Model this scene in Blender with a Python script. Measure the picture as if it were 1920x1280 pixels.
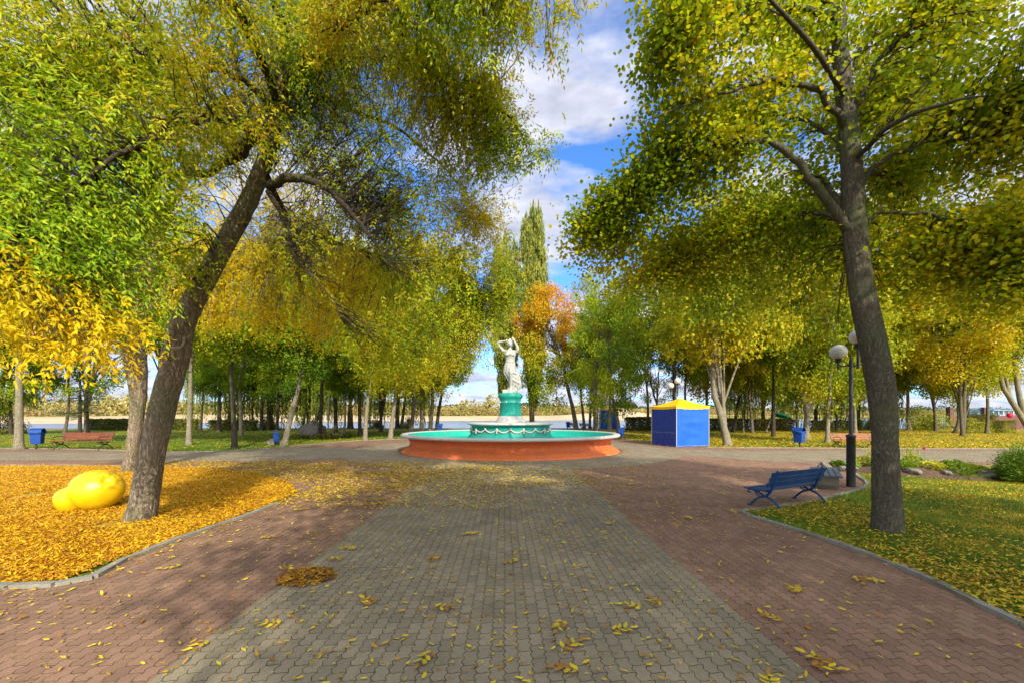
import bpy, math, random
import numpy as np
from mathutils import Vector, noise as mnoise
R = math.radians
rng = np.random.default_rng(7)
random.seed(7)
for o in list(bpy.data.objects): bpy.data.objects.remove(o)
sc = bpy.context.scene

# ------------------------------------------------------------------ camera
FOC, CX, HZ, EYE = 747.0, 960.0, 779.0, 1.9
cam_d = bpy.data.cameras.new('camera'); cam = bpy.data.objects.new('camera', cam_d)
sc.collection.objects.link(cam); sc.camera = cam
cam_d.sensor_width = 36; cam_d.lens = FOC/1920*36; cam_d.shift_y = 139/1920
cam_d.clip_start = .05; cam_d.clip_end = 9000
cam.location = (0, 0, EYE); cam.rotation_euler = (R(90), 0, 0)

# ------------------------------------------------------------------ light
SUN_EL = R(32); SAZ = (0.36, -0.93)
sd = Vector((SAZ[0]*math.cos(SUN_EL), SAZ[1]*math.cos(SUN_EL), math.sin(SUN_EL))).normalized()
sl = bpy.data.lights.new('sun', 'SUN'); so = bpy.data.objects.new('sun', sl); sc.collection.objects.link(so)
sl.energy = 4.3; sl.angle = R(.55); sl.color = (1.0, .92, .76)
so.rotation_euler = (-sd).to_track_quat('-Z', 'Y').to_euler(); so.location = (20, -40, 40)
sc.view_settings.view_transform = 'Standard'; sc.view_settings.look = 'None'
sc.view_settings.gamma = 1; sc.view_settings.exposure = 0.82
w = bpy.data.worlds.new('World'); sc.world = w; w.use_nodes = True

def N(nt, typ, ins=None, **kw):
    n = nt.nodes.new(typ)
    for k, v in kw.items(): setattr(n, k, v)
    if ins:
        for k, v in ins.items():
            if isinstance(v, bpy.types.NodeSocket): nt.links.new(v, n.inputs[k])
            else: n.inputs[k].default_value = v
    return n
def MA(nt, op, a, b=0.0, c=None, clamp=False):
    n = nt.nodes.new('ShaderNodeMath'); n.operation = op; n.use_clamp = clamp
    for i, v in enumerate((a, b) if c is None else (a, b, c)):
        if isinstance(v, bpy.types.NodeSocket): nt.links.new(v, n.inputs[i])
        else: n.inputs[i].default_value = v
    return n.outputs[0]
def ramp(nt, fac, stops, interp='LINEAR'):
    n = nt.nodes.new('ShaderNodeValToRGB'); nt.links.new(fac, n.inputs[0])
    cr = n.color_ramp; cr.interpolation = interp
    while len(cr.elements) < len(stops): cr.elements.new(.5)
    for e, (p, c) in zip(cr.elements, stops):
        e.position = p; e.color = (c[0], c[1], c[2], 1) if len(c) == 3 else c
    return n.outputs[0]
def mixc(nt, fac, a, b, blend='MIX'):
    n = nt.nodes.new('ShaderNodeMix'); n.data_type = 'RGBA'; n.blend_type = blend
    for i, v in ((0, fac), (6, a), (7, b)):
        if isinstance(v, bpy.types.NodeSocket): nt.links.new(v, n.inputs[i])
        else: n.inputs[i].default_value = v if i == 0 else (v[0], v[1], v[2], 1)
    return n.outputs[2]

def build_world():
    nt = w.node_tree; nt.nodes.clear()
    sky = N(nt, 'ShaderNodeTexSky', sky_type='NISHITA', sun_disc=False, sun_elevation=SUN_EL,
            sun_rotation=math.atan2(SAZ[0], SAZ[1]), air_density=1.0, dust_density=.4, ozone_density=2.5)
    tc = N(nt, 'ShaderNodeTexCoord'); sep = N(nt, 'ShaderNodeSeparateXYZ', {0: tc.outputs['Generated']})
    z = MA(nt, 'MAXIMUM', sep.outputs[2], 0.0)
    den = MA(nt, 'ADD', z, .22)
    u = MA(nt, 'DIVIDE', sep.outputs[0], den); v = MA(nt, 'DIVIDE', sep.outputs[1], den)
    p = N(nt, 'ShaderNodeCombineXYZ', {0: u, 1: v, 2: 0.0})
    pm = N(nt, 'ShaderNodeMapping', {0: p.outputs[0], 'Location': CLOUD_OFF, 'Scale': (1.05, 1.5, 1)})
    n1 = N(nt, 'ShaderNodeTexNoise', {'Vector': pm.outputs[0], 'Scale': 1.5, 'Detail': 8.0, 'Roughness': .56, 'Distortion': .25})
    n2 = N(nt, 'ShaderNodeTexNoise', {'Vector': pm.outputs[0], 'Scale': 4.5, 'Detail': 6.0, 'Roughness': .6})
    low = MA(nt, 'SUBTRACT', 1.0, MA(nt, 'MULTIPLY', z, 2.6), clamp=True)       # a bank of stratus low down
    f = MA(nt, 'ADD', n1.outputs[0], MA(nt, 'MULTIPLY', low, .10))
    cov = ramp(nt, f, [(.44, (0, 0, 0)), (.56, (1, 1, 1))])
    shade = ramp(nt, n2.outputs[0], [(.32, (3.5, 3.6, 4.2)), (.50, (5.0, 5.0, 5.4)), (.66, (6.6, 6.5, 6.6))])
    blue = mixc(nt, 1.0, sky.outputs[0], (.48, .84, 1.25), 'MULTIPLY')
    dt = N(nt, 'ShaderNodeVectorMath', {0: tc.outputs['Generated'], 1: tuple(sd)}, operation='DOT_PRODUCT')     # clouds on the sun's side are brighter
    glow = MA(nt, 'MULTIPLY_ADD', MA(nt, 'MAXIMUM', dt.outputs['Value'], 0.0), 2.6, .60)
    gl = N(nt, 'ShaderNodeCombineXYZ', {0: glow, 1: MA(nt, 'POWER', glow, .95), 2: MA(nt, 'POWER', glow, .8)})
    shade = mixc(nt, 1.0, shade, gl.outputs[0], 'MULTIPLY')
    c = mixc(nt, MA(nt, 'MULTIPLY', cov, .95), blue, shade)
    bg = N(nt, 'ShaderNodeBackground', {0: c, 1: .15})
    out = N(nt, 'ShaderNodeOutputWorld', {0: bg.outputs[0]})
CLOUD_OFF = (3.1, 0.4, 0)
build_world()

# ------------------------------------------------------------------ placing helpers: real positions on the ground
def G(px, py):
    Y = EYE*FOC/(py-HZ); return ((px-CX)/FOC*Y, Y, 0.0)
def P(px, py, Y): return np.array([(px-CX)/FOC*Y, Y, EYE+(HZ-py)/FOC*Y])

# ------------------------------------------------------------------ mesh helpers
class MB:
    def __init__(s): s.v = []; s.f = []; s.n = 0; s.mi = []
    def add(s, v, f, mi=0):
        v = np.asarray(v, float).reshape(-1, 3)
        if isinstance(f, list):
            g = {}
            for row in f: g.setdefault(len(row), []).append(row)
            f = [np.array(q, int) for q in g.values()]
        else: f = [np.asarray(f, int)]
        for a in f:
            if a.size == 0: continue
            s.f.append(a+s.n); s.mi.append(np.full(len(a), mi))
        s.v.append(v); s.n += len(v); return s
    def box(s, c, size, rot=None, mi=0):
        x, y, z = [d/2 for d in size]
        v = np.array([[-x,-y,-z],[x,-y,-z],[x,y,-z],[-x,y,-z],[-x,-y,z],[x,-y,z],[x,y,z],[-x,y,z]])
        if rot is not None: v = v @ np.array(rot).T
        return s.add(v+np.array(c), [[0,3,2,1],[4,5,6,7],[0,1,5,4],[1,2,6,5],[2,3,7,6],[3,0,4,7]], mi)
    def tube(s, pts, rad, sides=8, cap=True, mi=0):
        v, f, caps = tube(pts, rad, sides); s.add(v, f, mi)
        if cap:
            n0 = s.n-len(v); n = len(pts)
            for k0, rev in ((0, True), ((n-1)*sides, False)):
                idx = list(range(k0, k0+sides)); idx = idx[::-1] if rev else idx
                c = np.mean(v[k0:k0+sides], axis=0)
                s.add(np.vstack([v[k0:k0+sides], c]), [[sides, (i+1) % sides, i] if rev else [sides, i, (i+1) % sides] for i in range(sides)], mi)
        return s
    def lathe(s, prof, segs=48, c=(0,0,0), mod=None, mi=0):
        prof = np.array(prof, float); a = np.linspace(0, 2*math.pi, segs, endpoint=False)
        r = prof[:, 0][:, None]*np.ones(segs); z = prof[:, 1][:, None]*np.ones(segs)
        if mod: r = mod(r, z, a)
        v = np.stack([r*np.cos(a)+c[0], r*np.sin(a)+c[1], z+c[2]], -1).reshape(-1, 3)
        n = len(prof); i = np.arange(n-1)[:, None]*segs; j = np.arange(segs)[None]; j2 = (j+1) % segs
        f = np.stack([i+j, i+j2, i+segs+j2, i+segs+j], -1).reshape(-1, 4)
        return s.add(v, f, mi)
    def mesh(s, name, mats, smooth=True):
        me = bpy.data.meshes.new(name)
        V = np.concatenate(s.v) if s.v else np.zeros((0, 3))
        tot = np.concatenate([np.full(len(a), a.shape[1]) for a in s.f]) if s.f else np.zeros(0, int)
        loops = np.concatenate([a.reshape(-1) for a in s.f])
        me.vertices.add(len(V)); me.vertices.foreach_set('co', V.astype(np.float32).ravel())
        me.loops.add(len(loops)); me.loops.foreach_set('vertex_index', loops.astype(np.int32))
        me.polygons.add(len(tot)); st = np.concatenate([[0], np.cumsum(tot)[:-1]])
        me.polygons.foreach_set('loop_start', st.astype(np.int32)); me.polygons.foreach_set('loop_total', tot.astype(np.int32))
        me.polygons.foreach_set('use_smooth', np.full(len(tot), smooth))
        mats = mats if isinstance(mats, (list, tuple)) else [mats]
        for m in mats: me.materials.append(m)
        me.polygons.foreach_set('material_index', np.concatenate(s.mi).astype(np.int32))
        me.update(calc_edges=True); me.validate(); return me
    def obj(s, name, mats, parent=None, smooth=True, loc=None):
        return link(name, s.mesh(name, mats, smooth), parent, loc)
def link(name, data, parent=None, loc=None, rz=0, scale=None):
    o = bpy.data.objects.new(name, data); sc.collection.objects.link(o)
    if parent is not None: o.parent = parent
    if loc is not None: o.location = loc
    if rz: o.rotation_euler = (0, 0, rz)
    if scale is not None: o.scale = scale
    return o
def tag(o, label=None, cat=None, group=None, kind=None):
    if label: o['label'] = label
    if cat: o['category'] = cat
    if group: o['group'] = group
    if kind: o['kind'] = kind
    return o
def thing(name, label, cat, loc=(0,0,0), rz=0, group=None):
    return tag(link(name, None, None, loc, rz), label, cat, group)
def copy_thing(root, loc, rz, label, group=None):
    r = root.copy(); sc.collection.objects.link(r); r.location = loc; r.rotation_euler = (0, 0, rz); r['label'] = label
    if group: r['group'] = group
    for ch in list(root.children):
        c = ch.copy(); sc.collection.objects.link(c); c.parent = r
        for g in list(ch.children):
            d = g.copy(); sc.collection.objects.link(d); d.parent = c
    return r
def tube(pts, rad, sides=8):
    p = np.array(pts, float); n = len(p); rad = np.ones(n)*np.array(rad, float)
    t = np.gradient(p, axis=0); t /= np.linalg.norm(t, axis=1)[:, None]+1e-9
    ref = np.array([0, 0, 1.]) if abs(t[0][2]) < .9 else np.array([1., 0, 0])
    u = np.zeros_like(p); 
    for i in range(n):
        ref = ref-t[i]*np.dot(ref, t[i]); ref /= np.linalg.norm(ref)+1e-9; u[i] = ref
    b = np.cross(t, u); a = np.linspace(0, 2*math.pi, sides, endpoint=False)
    v = (p[:, None]+rad[:, None, None]*(np.cos(a)[None, :, None]*u[:, None]+np.sin(a)[None, :, None]*b[:, None])).reshape(-1, 3)
    i = np.arange(n-1)[:, None]*sides; j = np.arange(sides)[None]; j2 = (j+1) % sides
    f = np.stack([i+j, i+j2, i+sides+j2, i+sides+j], -1).reshape(-1, 4)
    return v, f, None
def spline(pts, k=6):
    p = np.array(pts, float); n = len(p)
    if n < 3: 
        tt = np.linspace(0, 1, k+1)[:, None]; return p[0]*(1-tt)+p[-1]*tt
    out = []
    for i in range(n-1):
        p0, p1, p2, p3 = p[max(i-1, 0)], p[i], p[i+1], p[min(i+2, n-1)]
        for s in range(k):
            t = s/k; out.append(.5*(2*p1+(p2-p0)*t+(2*p0-5*p1+4*p2-p3)*t*t+(3*p1-p0-3*p2+p3)*t**3))
    out.append(p[-1]); return np.array(out)
def unit(a): return a/(np.linalg.norm(a, axis=-1, keepdims=True)+1e-9)

# leaf templates: (along, across, up), faces
LT = {
 'ash':   (np.array([[0,0,0],[.42,.17,.05],[1,0,-.05],[.42,-.17,.05]]), np.array([[0,1,2,3]])),
 'lin':   (np.array([[0,0,0],[.08,.34,.07],[.5,.46,.10],[1,0,-.04],[.5,-.46,.10],[.08,-.34,.07]]), np.array([[0,1,2,3],[0,3,4,5]])),
 'quad':  (np.array([[0,0,0],[.5,.38,.12],[1,0,0],[.5,-.38,.12]]), np.array([[0,1,2,3]])),
 'blade': (np.array([[0,.05,0],[0,-.05,0],[1,0,.12]]), np.array([[0,1,2]])),
 'curl':  (np.array([[0,0,.02],[.3,.2,.07],[.72,.17,.06],[1,0,.14],[.72,-.17,.03],[.3,-.2,.10]]), np.array([[0,1,2,3],[0,3,4,5]])),
}
def leaves(mb, c, ax, nr, size, kind='ash', mi=0, wid=1.0):
    T, F = LT[kind]; n = len(c); c = np.asarray(c)
    ax = unit(ax); side = unit(np.cross(nr, ax)); up = np.cross(ax, side)
    size = np.ones(n)*size
    v = c[:, None]+size[:, None, None]*(T[None, :, 0:1]*ax[:, None]+wid*T[None, :, 1:2]*side[:, None]+T[None, :, 2:3]*up[:, None])
    f = (np.arange(n)*len(T))[:, None, None]+F[None]
    mb.add(v.reshape(-1, 3), f.reshape(-1, F.shape[1]), mi)
def rdir(n): return unit(rng.normal(size=(n, 3)))

# ------------------------------------------------------------------ materials
def mat(name):
    m = bpy.data.materials.new(name); m.use_nodes = True; nt = m.node_tree; nt.nodes.clear(); return m, nt
def fin(nt, sh): N(nt, 'ShaderNodeOutputMaterial', {0: sh})
def coords(nt, scale=1.0, gen='Object'):
    tc = N(nt, 'ShaderNodeTexCoord')
    s = (scale,)*3 if not isinstance(scale, (tuple, list)) else scale
    return N(nt, 'ShaderNodeMapping', {0: tc.outputs[gen], 'Scale': s}).outputs[0]
def principled(nt, col, rough=.6, bump=None, bs=.3, bd=.02, spec=.4, metal=0.0, coat=0.0):
    ins = {'Base Color': col if isinstance(col, bpy.types.NodeSocket) else (*col[:3], 1), 'Roughness': rough, 'Metallic': metal, 'Coat Weight': coat}
    n = N(nt, 'ShaderNodeBsdfPrincipled', ins); n.inputs['Specular IOR Level'].default_value = spec
    if bump is not None:
        b = N(nt, 'ShaderNodeBump', {'Height': bump, 'Strength': bs, 'Distance': bd}); nt.links.new(b.outputs[0], n.inputs['Normal'])
    return n.outputs[0]
def simple(name, col, rough=.6, scale=12, var=.18, bs=.15, spec=.4, dirt=None, metal=0.0, coat=0.0):
    m, nt = mat(name); c = coords(nt)
    n1 = N(nt, 'ShaderNodeTexNoise', {'Vector': c, 'Scale': float(scale), 'Detail': 6.0, 'Roughness': .65})
    n2 = N(nt, 'ShaderNodeTexNoise', {'Vector': c, 'Scale': scale/6.0, 'Detail': 4.0})
    k = MA(nt, 'ADD', MA(nt, 'MULTIPLY', n1.outputs[0], .6), MA(nt, 'MULTIPLY', n2.outputs[0], .4))
    cc = ramp(nt, k, [(.3, tuple(x*(1-var) for x in col)), (.7, tuple(min(1, x*(1+var)) for x in col))])
    if dirt and dirt[1] >= .6:
        cs = coords(nt, (3.0, 3.0, .35)); ns = N(nt, 'ShaderNodeTexNoise', {'Vector': cs, 'Scale': 3.0, 'Detail': 5.0, 'Roughness': .7})
        cc = mixc(nt, MA(nt, 'MULTIPLY', ramp(nt, ns.outputs[0], [(.5, (0, 0, 0)), (.68, (1, 1, 1))]), .55), cc, tuple(x*.62 for x in col))
    if dirt:
        d = ramp(nt, n2.outputs[0], [(.48, (0, 0, 0)), (.66, (1, 1, 1))]); cc = mixc(nt, MA(nt, 'MULTIPLY', d, dirt[1]), cc, dirt[0])
    fin(nt, principled(nt, cc, rough, n1.outputs[0], bs, .01, spec, metal, coat)); return m
def leafmat(name, cols, trans=.35, nscale=.5, rnd=.5, rough=.5, spec=.12):
    """cols: list of colours; picked by leaf and by a slow drift through the crown"""
    m, nt = mat(name); g = N(nt, 'ShaderNodeNewGeometry'); oi = N(nt, 'ShaderNodeObjectInfo')
    c = coords(nt, 1.0)
    nz = N(nt, 'ShaderNodeTexNoise', {'Vector': g.outputs['Position'], 'Scale': nscale, 'Detail': 2.5})
    nn = MA(nt, 'MULTIPLY_ADD', MA(nt, 'SUBTRACT', nz.outputs[0], .5), 2.4, .5, clamp=True)
    k = MA(nt, 'ADD', MA(nt, 'MULTIPLY', g.outputs['Random Per Island'], rnd), MA(nt, 'MULTIPLY', nn, 1-rnd), clamp=True)
    k = MA(nt, 'ADD', k, MA(nt, 'MULTIPLY', MA(nt, 'SUBTRACT', oi.outputs['Random'], .5), .25), clamp=True)
    n = len(cols); col = ramp(nt, k, [(.15+.7*i/(n-1), cc) for i, cc in enumerate(cols)])
    d = N(nt, 'ShaderNodeBsdfPrincipled', {'Base Color': col, 'Roughness': rough}); d.inputs['Specular IOR Level'].default_value = spec
    t = N(nt, 'ShaderNodeBsdfTranslucent', {0: mixc(nt, 1.0, col, (1.25, 1.15, .55), 'MULTIPLY')})
    mx = N(nt, 'ShaderNodeMixShader', {0: trans, 1: d.outputs[0], 2: t.outputs[0]})
    fin(nt, mx.outputs[0]); return m
def barkmat(name, c1, c2, c3, sc_=(9, 9, 2.0), bd=.03):
    m, nt = mat(name); c = coords(nt, sc_)
    n0 = N(nt, 'ShaderNodeTexNoise', {'Vector': coords(nt, 2.2), 'Scale': 1.0, 'Detail': 2.0})
    cd = N(nt, 'ShaderNodeVectorMath', {0: c, 1: N(nt, 'ShaderNodeVectorMath', {0: n0.outputs[1], 1: (2.2, 2.2, 2.2)}, operation='MULTIPLY').outputs[0]}, operation='ADD')
    def ridge(scale, det):
        n = N(nt, 'ShaderNodeTexNoise', {'Vector': cd.outputs[0], 'Scale': scale, 'Detail': det, 'Roughness': .6})
        return MA(nt, 'MULTIPLY', MA(nt, 'ABSOLUTE', MA(nt, 'SUBTRACT', n.outputs[0], .5)), 5.0, clamp=True)
    r1 = ridge(1.9, 3.0); r2 = ridge(4.2, 4.0)
    n1 = N(nt, 'ShaderNodeTexNoise', {'Vector': c, 'Scale': 9.0, 'Detail': 8.0, 'Roughness': .75})
    n2 = N(nt, 'ShaderNodeTexNoise', {'Vector': coords(nt, .9), 'Scale': 1.3, 'Detail': 4.0})
    h = MA(nt, 'ADD', MA(nt, 'ADD', MA(nt, 'MULTIPLY', r1, .45), MA(nt, 'MULTIPLY', r2, .3)), MA(nt, 'MULTIPLY', n1.outputs[0], .55))
    col = ramp(nt, h, [(.22, c1), (.58, c2), (.95, c3)])
    col = mixc(nt, MA(nt, 'MULTIPLY', ramp(nt, n2.outputs[0], [(.5, (0,0,0)), (.66, (1,1,1))]), .5), col, (.095, .12, .045))
    fin(nt, principled(nt, col, .92, h, .95, bd, .1)); return m

M = {}
M['bark_ash'] = barkmat('bark_ash', (.06,.046,.03), (.27,.215,.15), (.46,.38,.28), (9, 9, 2.0), .04)
M['bark_lin'] = barkmat('bark_linden', (.035,.031,.022), (.11,.097,.07), (.19,.17,.125), (13, 13, 4), .02)
M['bark_far'] = barkmat('bark_grey', (.045,.036,.026), (.13,.105,.075), (.23,.195,.14), (8, 8, 2.5), .02)
M['bark_pale'] = barkmat('bark_pale', (.09,.075,.05), (.24,.205,.145), (.38,.335,.25), (8, 8, 2.5), .02)
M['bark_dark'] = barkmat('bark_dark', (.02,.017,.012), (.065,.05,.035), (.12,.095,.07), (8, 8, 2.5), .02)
GRN, LGRN, YGR, YEL, GOLD, ORA = (.055,.115,.012), (.13,.22,.018), (.27,.30,.02), (.50,.40,.02), (.46,.27,.015), (.55,.18,.012)
M['l_ash_g'] = leafmat('ash_leaf_green', [(0.0805,0.184,0.012), (0.172,0.31,0.016), (0.31,0.437,0.02), (0.483,0.517,0.024)], .42, .5, .5, .45, .14)
M['l_ash_m'] = leafmat('ash_leaf_mixed', [(.12,.25,.013), (.23,.35,.016), (.36,.43,.016), (.52,.49,.016), (.50,.35,.018)], .42, .5, .5, .45, .14)
M['l_ash_y'] = leafmat('ash_leaf_gold', [(0.391,0.368,0.012), (0.575,0.471,0.012), (0.69,0.529,0.012), (0.621,0.38,0.012)], .45, .5, .5)
M['l_lin'] = leafmat('linden_leaf', [(.13,.23,.010), (.21,.31,.012), (.34,.40,.014), (.48,.47,.016), (.54,.42,.016)], .5, .5, .5, .5, .12)
M['l_green'] = leafmat('tree_leaf_green', [(0.069,0.138,0.0096), (0.127,0.218,0.012), (0.23,0.31,0.0144), (0.391,0.414,0.016)], .38, .22, .4)
M['l_ygr'] = leafmat('tree_leaf_yellow_green', [(.095,.155,.011), (.16,.225,.013), (.28,.32,.015), (.43,.41,.016), (.44,.32,.015)], .4, .2, .45)
M['l_yel'] = leafmat('tree_leaf_yellow', [(.16,.22,.014), (.29,.32,.015), (.44,.41,.015), (.46,.33,.015)], .4, .2, .45)
M['l_ora'] = leafmat('maple_leaf_orange', [(.36,.33,.015), (.50,.34,.012), (.58,.27,.010), (.56,.18,.008), (.46,.13,.008)], .35, .25, .65)
M['l_pop'] = leafmat('poplar_leaf', [(.09,.12,.02), (.16,.19,.03), (.26,.28,.045), (.38,.36,.06)], .3, .35, .6)
M['l_wil'] = leafmat('willow_leaf', [(0.092,0.149,0.016), (0.172,0.23,0.024), (0.299,0.322,0.032)], .42, .3, .5)
M['l_hedge'] = leafmat('hedge_leaf', [(.03,.06,.01), (.07,.10,.015), (.15,.15,.02), (.28,.20,.03)], .25, 1.2, .6)
M['l_ylow'] = leafmat('shrub_leaf_lime', [(.15,.20,.02), (.30,.33,.03), (.45,.42,.04)], .3, 1.2, .6)
M['l_spruce'] = leafmat('spruce_needles', [(.02,.045,.022), (.04,.075,.035), (.07,.10,.04)], .1, 1.0, .6)
M['l_thuja'] = leafmat('thuja_leaf', [(.06,.13,.015), (.13,.24,.02), (.27,.37,.035)], .25, 1.8, .6)
M['l_fall'] = leafmat('fallen_leaf', [(.24,.09,.014), (.42,.18,.008), (.56,.31,.008), (.60,.40,.010), (.36,.14,.010), (.50,.36,.04)], .12, .9, .68, .6, .08)
M['l_heap'] = leafmat('old_fallen_leaf', [(.16,.07,.02), (.26,.12,.02), (.34,.16,.02), (.42,.27,.015), (.22,.09,.015)], .08, .8, .9, .6, .08)
M['l_fall2'] = leafmat('fallen_leaf_yellow', [(.30,.14,.02), (.46,.30,.015), (.55,.42,.02), (.36,.34,.03)], .12, .8, .85)
M['grass'] = leafmat('grass_blade', [(.05,.11,.012), (.09,.17,.016), (.17,.24,.02)], .3, .7, .5)
M['scrub'] = leafmat('riverside_scrub_twigs', [(.20,.125,.06), (.27,.18,.07), (.26,.21,.07), (.19,.19,.06)], .15, .045, .3)
M['scrub_pale'] = leafmat('pale_scrub', [(.22,.20,.07), (.34,.30,.09), (.42,.34,.10)], .2, .05, .4)
M['wood'] = leafmat('far_pine', [(.035,.06,.035), (.055,.085,.04), (.10,.13,.05)], .1, .03, .4)

def ground_mat():
    m, nt = mat('ground_soil_grass'); g = N(nt, 'ShaderNodeNewGeometry'); pos = g.outputs['Position']
    sep = N(nt, 'ShaderNodeSeparateXYZ', {0: pos})
    n1 = N(nt, 'ShaderNodeTexNoise', {'Vector': pos, 'Scale': 1.1, 'Detail': 6.0, 'Roughness': .6})
    n2 = N(nt, 'ShaderNodeTexNoise', {'Vector': pos, 'Scale': 22.0, 'Detail': 5.0, 'Roughness': .7})
    n3 = N(nt, 'ShaderNodeTexNoise', {'Vector': pos, 'Scale': .12, 'Detail': 3.0})
    gr = ramp(nt, n2.outputs[0], [(.3, (.045,.075,.010)), (.55, (.10,.15,.014)), (.75, (.20,.22,.02))])
    lf = ramp(nt, n2.outputs[0], [(.3, (.25,.13,.02)), (.55, (.46,.29,.02)), (.75, (.58,.42,.03))])
    k = MA(nt, 'ADD', n1.outputs[0], MA(nt, 'MULTIPLY', n3.outputs[0], .5))
    # more fallen leaves to the right of the path
    kx = MA(nt, 'MULTIPLY', MA(nt, 'SUBTRACT', sep.outputs[0], 6.0), .02, clamp=True)
    k = MA(nt, 'ADD', k, MA(nt, 'MINIMUM', kx, .14))
    lawn = mixc(nt, ramp(nt, k, [(.74, (0,0,0)), (.98, (1,1,1))]), gr, lf)
    dn = N(nt, 'ShaderNodeTexNoise', {'Vector': pos, 'Scale': .035, 'Detail': 6.0, 'Roughness': .62})
    sand = ramp(nt, dn.outputs[0], [(.35, (.36,.26,.16)), (.6, (.45,.34,.22)), (.72, (.39,.29,.185))])
    heath = ramp(nt, dn.outputs[0], [(.35, (.24,.22,.07)), (.6, (.34,.27,.10))])
    far = MA(nt, 'GREATER_THAN', sep.outputs[1], 66.0)
    at = N(nt, 'ShaderNodeAttribute', attribute_name='heath')
    farc = mixc(nt, at.outputs['Fac'], sand, heath)
    col = mixc(nt, far, lawn, farc)
    fin(nt, principled(nt, col, .95, n2.outputs[0], .8, .03, .1)); return m
M['ground'] = ground_mat()

def paver_mat(name, cols, joint=(.050,.045,.024), ox=0.0):
    m, nt = mat(name); g = N(nt, 'ShaderNodeNewGeometry'); pos = g.outputs['Position']
    sep = N(nt, 'ShaderNodeSeparateXYZ', {0: pos}); X, Y = sep.outputs[0], sep.outputs[1]
    L, Wd = .178, .107
    X = MA(nt, 'ADD', X, MA(nt, 'MULTIPLY', Y, .0187))            # the alley runs a degree left of the view
    tri = MA(nt, 'PINGPONG', MA(nt, 'MULTIPLY', Y, 4/L), 1.0)
    X2 = MA(nt, 'ADD', X, MA(nt, 'MULTIPLY', MA(nt, 'SUBTRACT', tri, .5), .021))
    sn = MA(nt, 'SINE', MA(nt, 'MULTIPLY', X2, 2*math.pi/Wd))
    Y2 = MA(nt, 'ADD', Y, MA(nt, 'MULTIPLY', sn, .006))
    cv = N(nt, 'ShaderNodeCombineXYZ', {0: Y2, 1: X2, 2: 0.0})
    def brick(mortar, smooth, c1, c2, mc):
        b = N(nt, 'ShaderNodeTexBrick', {'Vector': cv.outputs[0], 'Color1': (*c1, 1), 'Color2': (*c2, 1), 'Mortar': (*mc, 1), 'Scale': 1.0,
              'Mortar Size': mortar, 'Mortar Smooth': smooth, 'Bias': 0.0, 'Brick Width': L, 'Row Height': Wd})
        b.offset = .5; b.offset_frequency = 2; b.squash = 1.0; return b
    b = brick(.0042, .25, cols[0], cols[1], joint)
    nb = N(nt, 'ShaderNodeTexNoise', {'Vector': pos, 'Scale': 1.1, 'Detail': 5.0, 'Roughness': .6})
    nf = N(nt, 'ShaderNodeTexNoise', {'Vector': pos, 'Scale': 60.0, 'Detail': 6.0, 'Roughness': .75})
    nm = N(nt, 'ShaderNodeTexNoise', {'Vector': pos, 'Scale': 5.5, 'Detail': 5.0, 'Roughness': .7})
    moss = mixc(nt, ramp(nt, nm.outputs[0], [(.42, (0,0,0)), (.62, (1,1,1))]), joint, (.12,.11,.022))
    col = mixc(nt, b.outputs['Fac'], b.outputs['Color'], moss)
    col = mixc(nt, 1.0, col, ramp(nt, nb.outputs[0], [(.3, (.78,.78,.78)), (.7, (1.16,1.14,1.10))]), 'MULTIPLY')
    col = mixc(nt, 1.0, col, ramp(nt, nf.outputs[0], [(.3, (.8,.8,.8)), (.7, (1.2,1.2,1.2))]), 'MULTIPLY')
    st = ramp(nt, nm.outputs[0], [(.62, (0,0,0)), (.74, (1,1,1))])
    col = mixc(nt, MA(nt, 'MULTIPLY', st, .45), col, (.045,.04,.035))
    hgt = MA(nt, 'ADD', MA(nt, 'SUBTRACT', 1.0, b.outputs['Fac']), MA(nt, 'MULTIPLY', nf.outputs[0], .25))
    fin(nt, principled(nt, col, .9, hgt, .6, .008, .10)); return m
M['pave_grey'] = paver_mat('paving_grey', ((.24,.20,.138), (.185,.158,.112)))
M['pave_red'] = paver_mat('paving_red', ((.245,.148,.102), (.185,.110,.078)))
M['kerb'] = simple('kerb_concrete', (.23,.22,.18), .9, 9, .3, .5, .2, ((.08,.08,.04), .6))
M['orange'] = simple('orange_paint', (.56,.135,.035), .6, 5, .18, .5, .25, ((.34,.10,.05), .6))
M['teal'] = simple('teal_paint', (.004,.24,.185), .5, 5, .16, .4, .3, ((.03,.17,.14), .6))
M['tealin'] = simple('teal_basin_paint', (.004,.29,.215), .55, 3, .16, .3, .3, ((.04,.20,.14), .6))
M['white'] = simple('white_paint', (.37,.365,.335), .6, 6, .10, .4, .35, ((.36,.35,.30), .5))
M['plaster'] = simple('statue_white', (.29,.29,.265), .6, 7, .06, .2, .3, ((.46,.46,.40), .35))
M['lemon'] = None
M['blue'] = simple('blue_paint', (.005,.04,.14), .5, 9, .3, .4, .25, ((.02,.07,.13), .6))
M['bluebin'] = simple('bin_blue_paint', (.006,.045,.22), .5, 7, .25, .3, .25, ((.02,.05,.18), .5))
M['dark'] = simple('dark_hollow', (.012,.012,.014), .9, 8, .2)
M['iron'] = simple('black_iron', (.018,.018,.018), .5, 20, .3, .3, .5)
M['redwood'] = simple('red_brown_slats', (.15,.036,.022), .55, 10, .3, .3, .2, ((.25,.09,.05), .4))
M['brownwood'] = simple('orange_brown_slats', (.23,.085,.04), .55, 10, .3, .3, .2)
M['greyslat'] = simple('weathered_blue_slats', (.085,.11,.13), .6, 10, .35, .3, .35, ((.02,.10,.22), .5))
M['concrete'] = simple('concrete', (.17,.155,.12), .9, 8, .3, .5, .2, ((.07,.07,.05), .5))
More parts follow.
